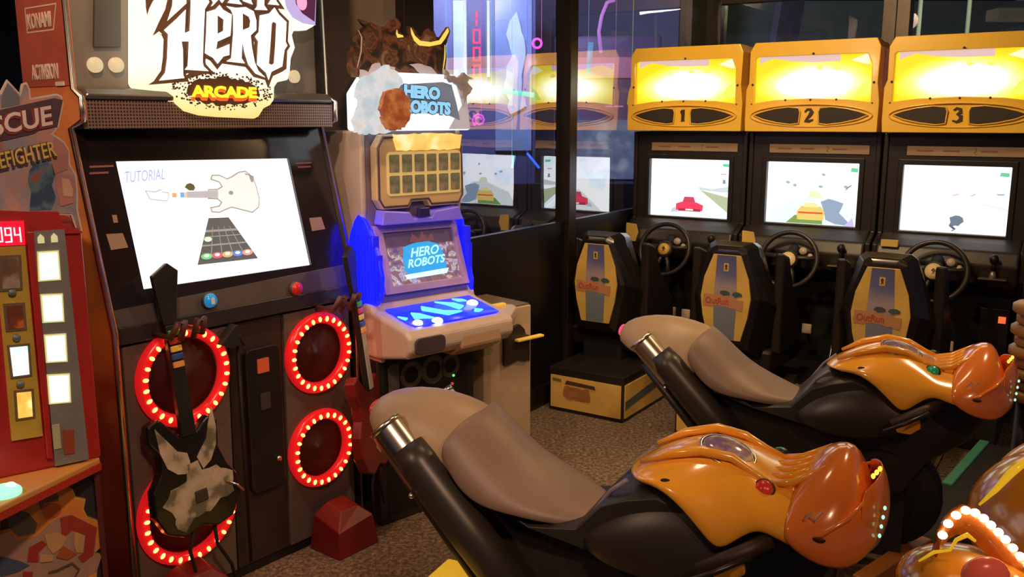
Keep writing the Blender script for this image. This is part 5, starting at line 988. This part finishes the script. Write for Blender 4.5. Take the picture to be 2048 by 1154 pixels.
    # exhaust silencers slanting down and forward
    for q in (-1, 1):
        A, B = (.112, q*.145, .796), (.24, q*.155, .668)
        pp = MB().tube([A, B], .046, 22, cap=False).tube([(A[0]+.02, A[1], A[2]-.02), (A[0]+.022, A[1], A[2]-.022)], .040, 22, mi=1).build('exhaust_pipe', [chrome_r, matte], t)
        MB().tube([(A[0]-.002, A[1], A[2]+.002), (A[0]+.008, A[1], A[2]-.008)], .049, 22).build('exhaust_rim', chrome_r, pp)
        MB().tube([(.188, q*.155, .752), (.225, q*.158, .712), (.36, q*.165, .570), (.62, q*.165, .29)], [.045, .054, .056, .050], 18).build('exhaust_cover', mat('exhaust_cover_black', (.028, .023, .018), .38), pp)
        MB().ell((.225, q*.200, .640), (.008, .012, .008), 10, 6).build('cover_bolt', chrome_r, pp)
        MB().tube([(.12, q*.12, .70), (.30, q*.13, .50), (.50, q*.14, .28)], .018, 10).build('swing_arm', fr2, t)
        MB().box(.60, .68, q*.30-.05, q*.30+.05, .30, .315).build('foot_peg', satin, t, bevel=.004)
    # pedestal and wheel-like drum
    MB().box(.42, 1.05, -.10, .10, .10, .34).build('pivot_column', matte, t)
    MB().lathe([(.17, -.06), (.19, -.03), (.19, .03), (.17, .06)], (.98, 0, .30), 'y', 32).build('front_wheel', matte, t)
    pf = MB().box(.36, .85, -.22, .24, .0, .10).build('base_platform', mat('platform_black', (.018, .015, .014), .5), t, bevel=.006)
    return t
bike((-.38, 2.48, 0), -25, 'nearer ride-on motorcycle with orange-yellow front and red button, in front of the card machine', 'red', False)
bike((.44, 3.44, 0), -25, 'farther ride-on motorcycle with glowing pink tail light, in front of the driving seats', 'green', True)

bike1 = bpy.data.objects['ride_on_motorcycle']
MB().grid([[(.05, -.50, 0), (.34, -.50, 0), (.34, .27, 0), (.05, .27, 0)], [(.08, -.50, .225), (.34, -.50, .225), (.34, .245, .225), (.08, .245, .225)]], closed=True, sm=False, caps=True).build('yellow_step', mat('yellow_step_added_glow', (.92, .58, .02), .35, emit=.25, ecol=(1, .66, .05)), bike1, bevel=.006)['label'] = 'bright yellow step under the tail'  # plastic given a glow of its own so it looks strongly lit
# orange fairing with a string of bulbs, bottom right
of = thing('orange_racer_ride', 'glossy orange ride with a string of white bulbs at the bottom right corner', 'ride', (1.0, 1.35, 0), 0)
def L_(p): return (p[0]-1.0, p[1]-1.35, p[2])
def blob(name, c, r, m_, parent, n=28, rot=(0, 0, 0)):
    o = MB().ell((0, 0, 0), r, n, 16).build(name, m_, parent); o.location = L_(c); o.rotation_euler = rot; return o
oshell = mat('orange_ride_shell', (.85, .34, .025), .2, coat=.8, var=.05)
blob('rear_hump', [(0.999,1.55,0.881)][0], (.15, .20, .085), oshell, of, rot=(0, radians(-38), 0))
blob('upper_pod', [(1.129,1.75,0.871)][0], (.14, .14, .07), oshell, of, rot=(0, radians(-30), 0))
blob('front_cowl', [(0.739,1.33,0.85)][0], (.115, .12, .07), oshell, of, rot=(0, radians(8), 0))
blob('salmon_panel', [(0.694,1.22,0.944)][0], (.035, .02, .028), mat('salmon_panel', (.85, .14, .08), .25, emit=.12, ecol=(1, .15, .08)), of)
arc = [L_(p) for p in [(0.667,1.3,0.968),(0.674,1.3,0.987),(0.685,1.3,1.001),(0.699,1.3,1.009),(0.714,1.3,1.005),(0.728,1.3,0.996),(0.74,1.3,0.985),(0.753,1.3,0.973),(0.765,1.3,0.961),(0.778,1.3,0.947),(0.791,1.3,0.933),(0.805,1.3,0.918)]]
ws = MB().grid([[(x, y+.008, z+.003) for x, y, z in arc], [(x+.004, y+.03, z-.05) for x, y, z in arc]]).build('bulb_visor', mat('visor_orange', (.70, .18, .03), .2, coat=.6), of, solid=.010)
pb = None
for p in arc:
    if pb is None: pb = MB().ell((0, 0, 0), (.0072, .0072, .0062), 12, 8).build('bulb', glow('warm_bulb', (1, .80, .48), 5), ws); o = pb
    else: o = pb.copy(); COL.objects.link(o); o.parent = ws
    o.location = p
MB().tube([L_(p) for p in [(0.796,1.44,0.955),(0.821,1.44,0.982),(0.843,1.44,1.011),(0.874,1.44,1.04)]], [.002, .005, .007, .006], 8).build('gloss_highlight', mat('highlight_amber_glow', (1, .62, .04), .15, emit=.4, ecol=(1, .6, .02)), of)  # glowing strips stand in for highlights on the glossy orange shell
MB().tube([L_(p) for p in [(0.619,1.27,0.94),(0.641,1.27,0.955),(0.665,1.27,0.958),(0.673,1.27,0.975),(0.689,1.27,0.983),(0.702,1.27,0.973)]], [.0015, .003, .002, .003, .004, .002], 8).build('gloss_highlight', M['highlight_amber_glow'], of)
MB().box(-.08, .32, -.02, .28, .0, .60).build('ride_base', black, of, bevel=.02)
# low dark platform with a green edge strip and orange bumper to the right
pl = thing('game_platform', 'low black platform with a green edge strip between the motorcycles and the bulb-lit ride', 'platform', (0, 0, 0), 0)
def floorline(a, b, w_, z0, z1, name, m_):
    l = hypot(b[0]-a[0], b[1]-a[1]); o = MB().box(0, l, -w_, 0, z0, z1).build(name, m_, pl, bevel=.004); o.location = (a[0], a[1], 0); o.rotation_euler = (0, 0, atan2(b[1]-a[1], b[0]-a[0])); return o
floorline((1.43, 3.11), (2.22, 4.065), .20, 0, .10, 'platform_deck', matte)
floorline((1.80, 3.557), (2.22, 4.065), .04, .10, .112, 'green_edge_strip', mat('green_strip', (.05, .15, .08), .4, emit=.05, ecol=(.1, .7, .3)))
floorline((1.129, 2.76), (1.47, 3.06), .06, .0, .12, 'orange_corner', mat('dull_orange_bumper', (.45, .16, .03), .35))
# tan ribbed collar at the right edge
tc_ = thing('tan_ribbed_column', 'tan ribbed column cut by the right edge beyond the farther motorcycle', 'column', (1.83, 3.02, 0), -25)
for i in range(9):
    r_ = .085 if i % 2 else .10
    MB().lathe([(r_-.012, .64+i*.038), (r_, .648+i*.038), (r_, .67+i*.038), (r_-.012, .678+i*.038)], (0, 0, 0), 'z', 24).build('column_rib', mat('tan_rib', (.36, .21, .08), .4), tc_)
MB().lathe([(.12, 0), (.12, .03), (.06, .05), (.06, .64)], (0, 0, 0), 'z', 24).build('column_post', black, tc_)

# ================================================================ the next room seen through the glass, with added reflections
def hang(mb, p): return mb.tube([p, (p[0], p[1], 3.0)], .0015, 4)
def reflection(name, label, pts, r, col, s, cat='neon light', group=None, closed=False):  # added glowing tubes stand in for lights reflected in the glass
    o = hang(MB().tube(pts, r, 8, closed=closed), pts[0]).build(name, glow(name+'_%d%d%d_%d' % (int(col[0]*9), int(col[1]*9), int(col[2]*9), int(s*10)), col, s)); tag(o, label, cat, group); return o
tw_ = thing('prize_tower', 'tall blue-lit prize tower with red number 1000 between two white tubes, beyond the glass', 'arcade game', (-.42, 7.6, 0), 5)
MB().box(-.30, .62, .0, .6, 0, 2.75).build('tower_body', mat('tower_slate_blue', (.10, .11, .22), .4), tw_, bevel=.01)
MB().box(.06, .20, -.02, .01, 1.75, 2.62).build('display_column', mat('display_navy', (.03, .03, .09), .4), tw_)
MB().box(-.06, .03, -.03, .01, 1.85, 2.55).build('pale_panel', mat('pale_lit_panel', (.4, .5, .65), .4, emit=.45, ecol=(.55, .75, 1)), tw_)
for x in (.035, .225): MB().tube([(x, -.04, 1.95), (x, -.04, 2.55)], .012, 8).build('white_tube', glow('white_tube_light', (.85, .9, 1), 1.8), tw_)
for c, z in zip(('bc', 'abcdef', 'abcdef', 'abcdef'), (2.36, 2.22, 2.08, 1.94)):
    digit(c, .105-(.025 if c == 'bc' else 0), z, .05, .10, -.022, glow('crimson_digit', (1, .03, .12), 2.2), tw_, .017)
MB().box(.28, .58, -.04, .01, 1.35, 2.60).build('glass_case', mat('case_blue_lit', (.22, .28, .42), .2, emit=.14, ecol=(.4, .6, 1)), tw_)
MB().prism(jag([(.36, 1.9), (.40, 2.1), (.38, 2.3), (.44, 2.45), (.50, 2.3), (.52, 2.1), (.48, 1.9), (.52, 1.7), (.40, 1.65)], .02, .06, 4), -.07, -.045).build('silver_prize', mat('silver_prize_lit', (.5, .6, .62), .3, emit=.22, ecol=(.6, .9, .9)), tw_)
MB().box(-.30, .62, -.03, .0, 2.62, 2.75).build('violet_lit_cornice', glow('violet_cornice', (.25, .22, 1), .8), tw_)
c2_ = thing('pink_trimmed_game', 'pink and violet lit game beyond the glass left of the mullion', 'arcade game', (.36, 7.9, 0), -8)
MB().box(0, .9, 0, .5, 0, 2.3).build('game_body', mat('mauve_game_body', (.16, .10, .18), .4), c2_, bevel=.02)
MB().box(.04, .86, -.02, .0, 1.95, 2.12).build('pink_header', mat('pink_header_lit', (.4, .15, .25), .4, emit=.30, ecol=(1, .35, .55)), c2_)
MB().box(.04, .86, -.02, .0, 1.1, 1.6).build('game_screen', ramp_mat('distant_screen', [(0, (.05, .05, .15)), (.5, (.25, .3, .55)), (.7, (.7, .8, 1)), (1, (1, 1, 1))], 6, emit=.6), c2_)
reflection('magenta_ring_reflection', 'small reflected magenta ring light beside the tower case', [(.20+.035*cos(a), 7.4, 2.20+.035*sin(a)) for a in [2*pi*i/16 for i in range(16)]], .010, (1, .1, .75), 2, closed=True)
reflection('magenta_spiral_reflection', 'reflected magenta spiral light low behind the robot header', [(-.26+(.018+.0028*i)*cos(i*.8), 7.2, 1.60+(.018+.0028*i)*sin(i*.8)) for i in range(14)], .008, (1, .1, .8), 1.5)
for i, (x0, z0, x1, z1, lab) in enumerate(((-.16, 1.83, .17, 1.79, 'long reflected teal light bar to the left of the mullion'), (-.50, 1.75, -.38, 1.86, 'slanting reflected teal light bar just right of the robot header'), (-.50, 1.72, -.34, 1.74, 'short flat reflected teal light bar just right of the robot header'))):
    reflection('teal_bar_reflection', lab, [(x0, 7.1, z0), (x1, 7.1, z1)], .018, (.08, .72, .6), 2.2, group='reflected teal light bars')
reflection('pink_curve_reflection', 'reflected pink and blue curve of light right of the mullion', [(.80, 7.3, 2.52), (.74, 7.3, 2.50), (.70, 7.3, 2.40), (.68, 7.3, 2.28), (.70, 7.3, 2.12)], .014, (.85, .30, .95), 1.2)
reflection('cyan_reflection', 'upright reflected pale blue light right of the mullion', [(.60, 7.3, 1.95), (.62, 7.3, 2.20)], .022, (.25, .62, 1), .9)
reflection('blue_bar_reflection', 'slanting reflected deep blue light bar low in the glass', [(.12, 7.3, 1.34), (.22, 7.3, 1.22)], .010, (.05, .15, 1), 2)
reflection('pale_cyan_reflection', 'short upright reflected cyan bar left of the slanting blue bar', [(.0, 7.3, 1.22), (.02, 7.3, 1.32)], .010, (.2, .8, .9), 1.2)
yl = reflection('yellow_reflection', 'small reflected yellow patch left of the first driving header', [(.96, 7.4, 1.72), (.97, 7.4, 1.80)], .035, (.95, .9, .05), .9, cat='lamp')
lc = MB().box(0, .14, 0, .02, 0, .013).tube([(.07, .01, 0), (.07, .01, 1.3)], .0015, 4).build('pink_bar_reflection', glow('hotpink', (1, .3, .8), .8)); lc.location = (.74, 7.25, 1.70); tag(lc, 'short reflected pink light bar below the reflected header', 'neon light')  # added bar stands in for light reflected in the glass
# right part: strip light and duct in the room behind the cabinets
sl_ = MB().box(-.32, .32, -.05, .05, -.02, .02).build('strip_light', glow('strip_white', (1, .95, .8), 3)); sl_.location = (3.0, 7.65, 2.62); sl_.rotation_euler = (0, .1, -1.0); tag(sl_, 'white ceiling strip light seen through glass above cabinet 2', 'ceiling light')
du = MB().box(-.7, .7, -.1, .1, -.045, .045).build('beige_duct', mat('beige_duct_paint', (.42, .34, .24), .5, emit=.05, ecol=(1, .8, .5)), bevel=.006); du.location = (4.6, 7.6, 2.44); tag(du, 'beige boxed duct through the glass above cabinet 3', 'duct')
bm_ = MB().box(-.09, .09, -.09, .09, 0, 3.0).build('trim_1', mat('brace_grey', (.14, .12, .10), .5)); bm_.location = (1.95, 7.6, 0); bm_.rotation_euler = (0, .12, 0); struct(bm_)
for i, x in enumerate((3.75, 4.2, 4.8)):
    p = MB().tube([(x, 8.6, 0), (x, 8.6, 3.0)], .02, 8).build('glass_door_rail', mat('pale_rail', (.5, .5, .42), .4)); tag(p, ['slim pale upright rail nearest the second mullion', 'slim pale upright rail above the left of cabinet 3', 'slim pale upright rail above the right of cabinet 3'][i], 'rail', 'slim rails behind the glass')
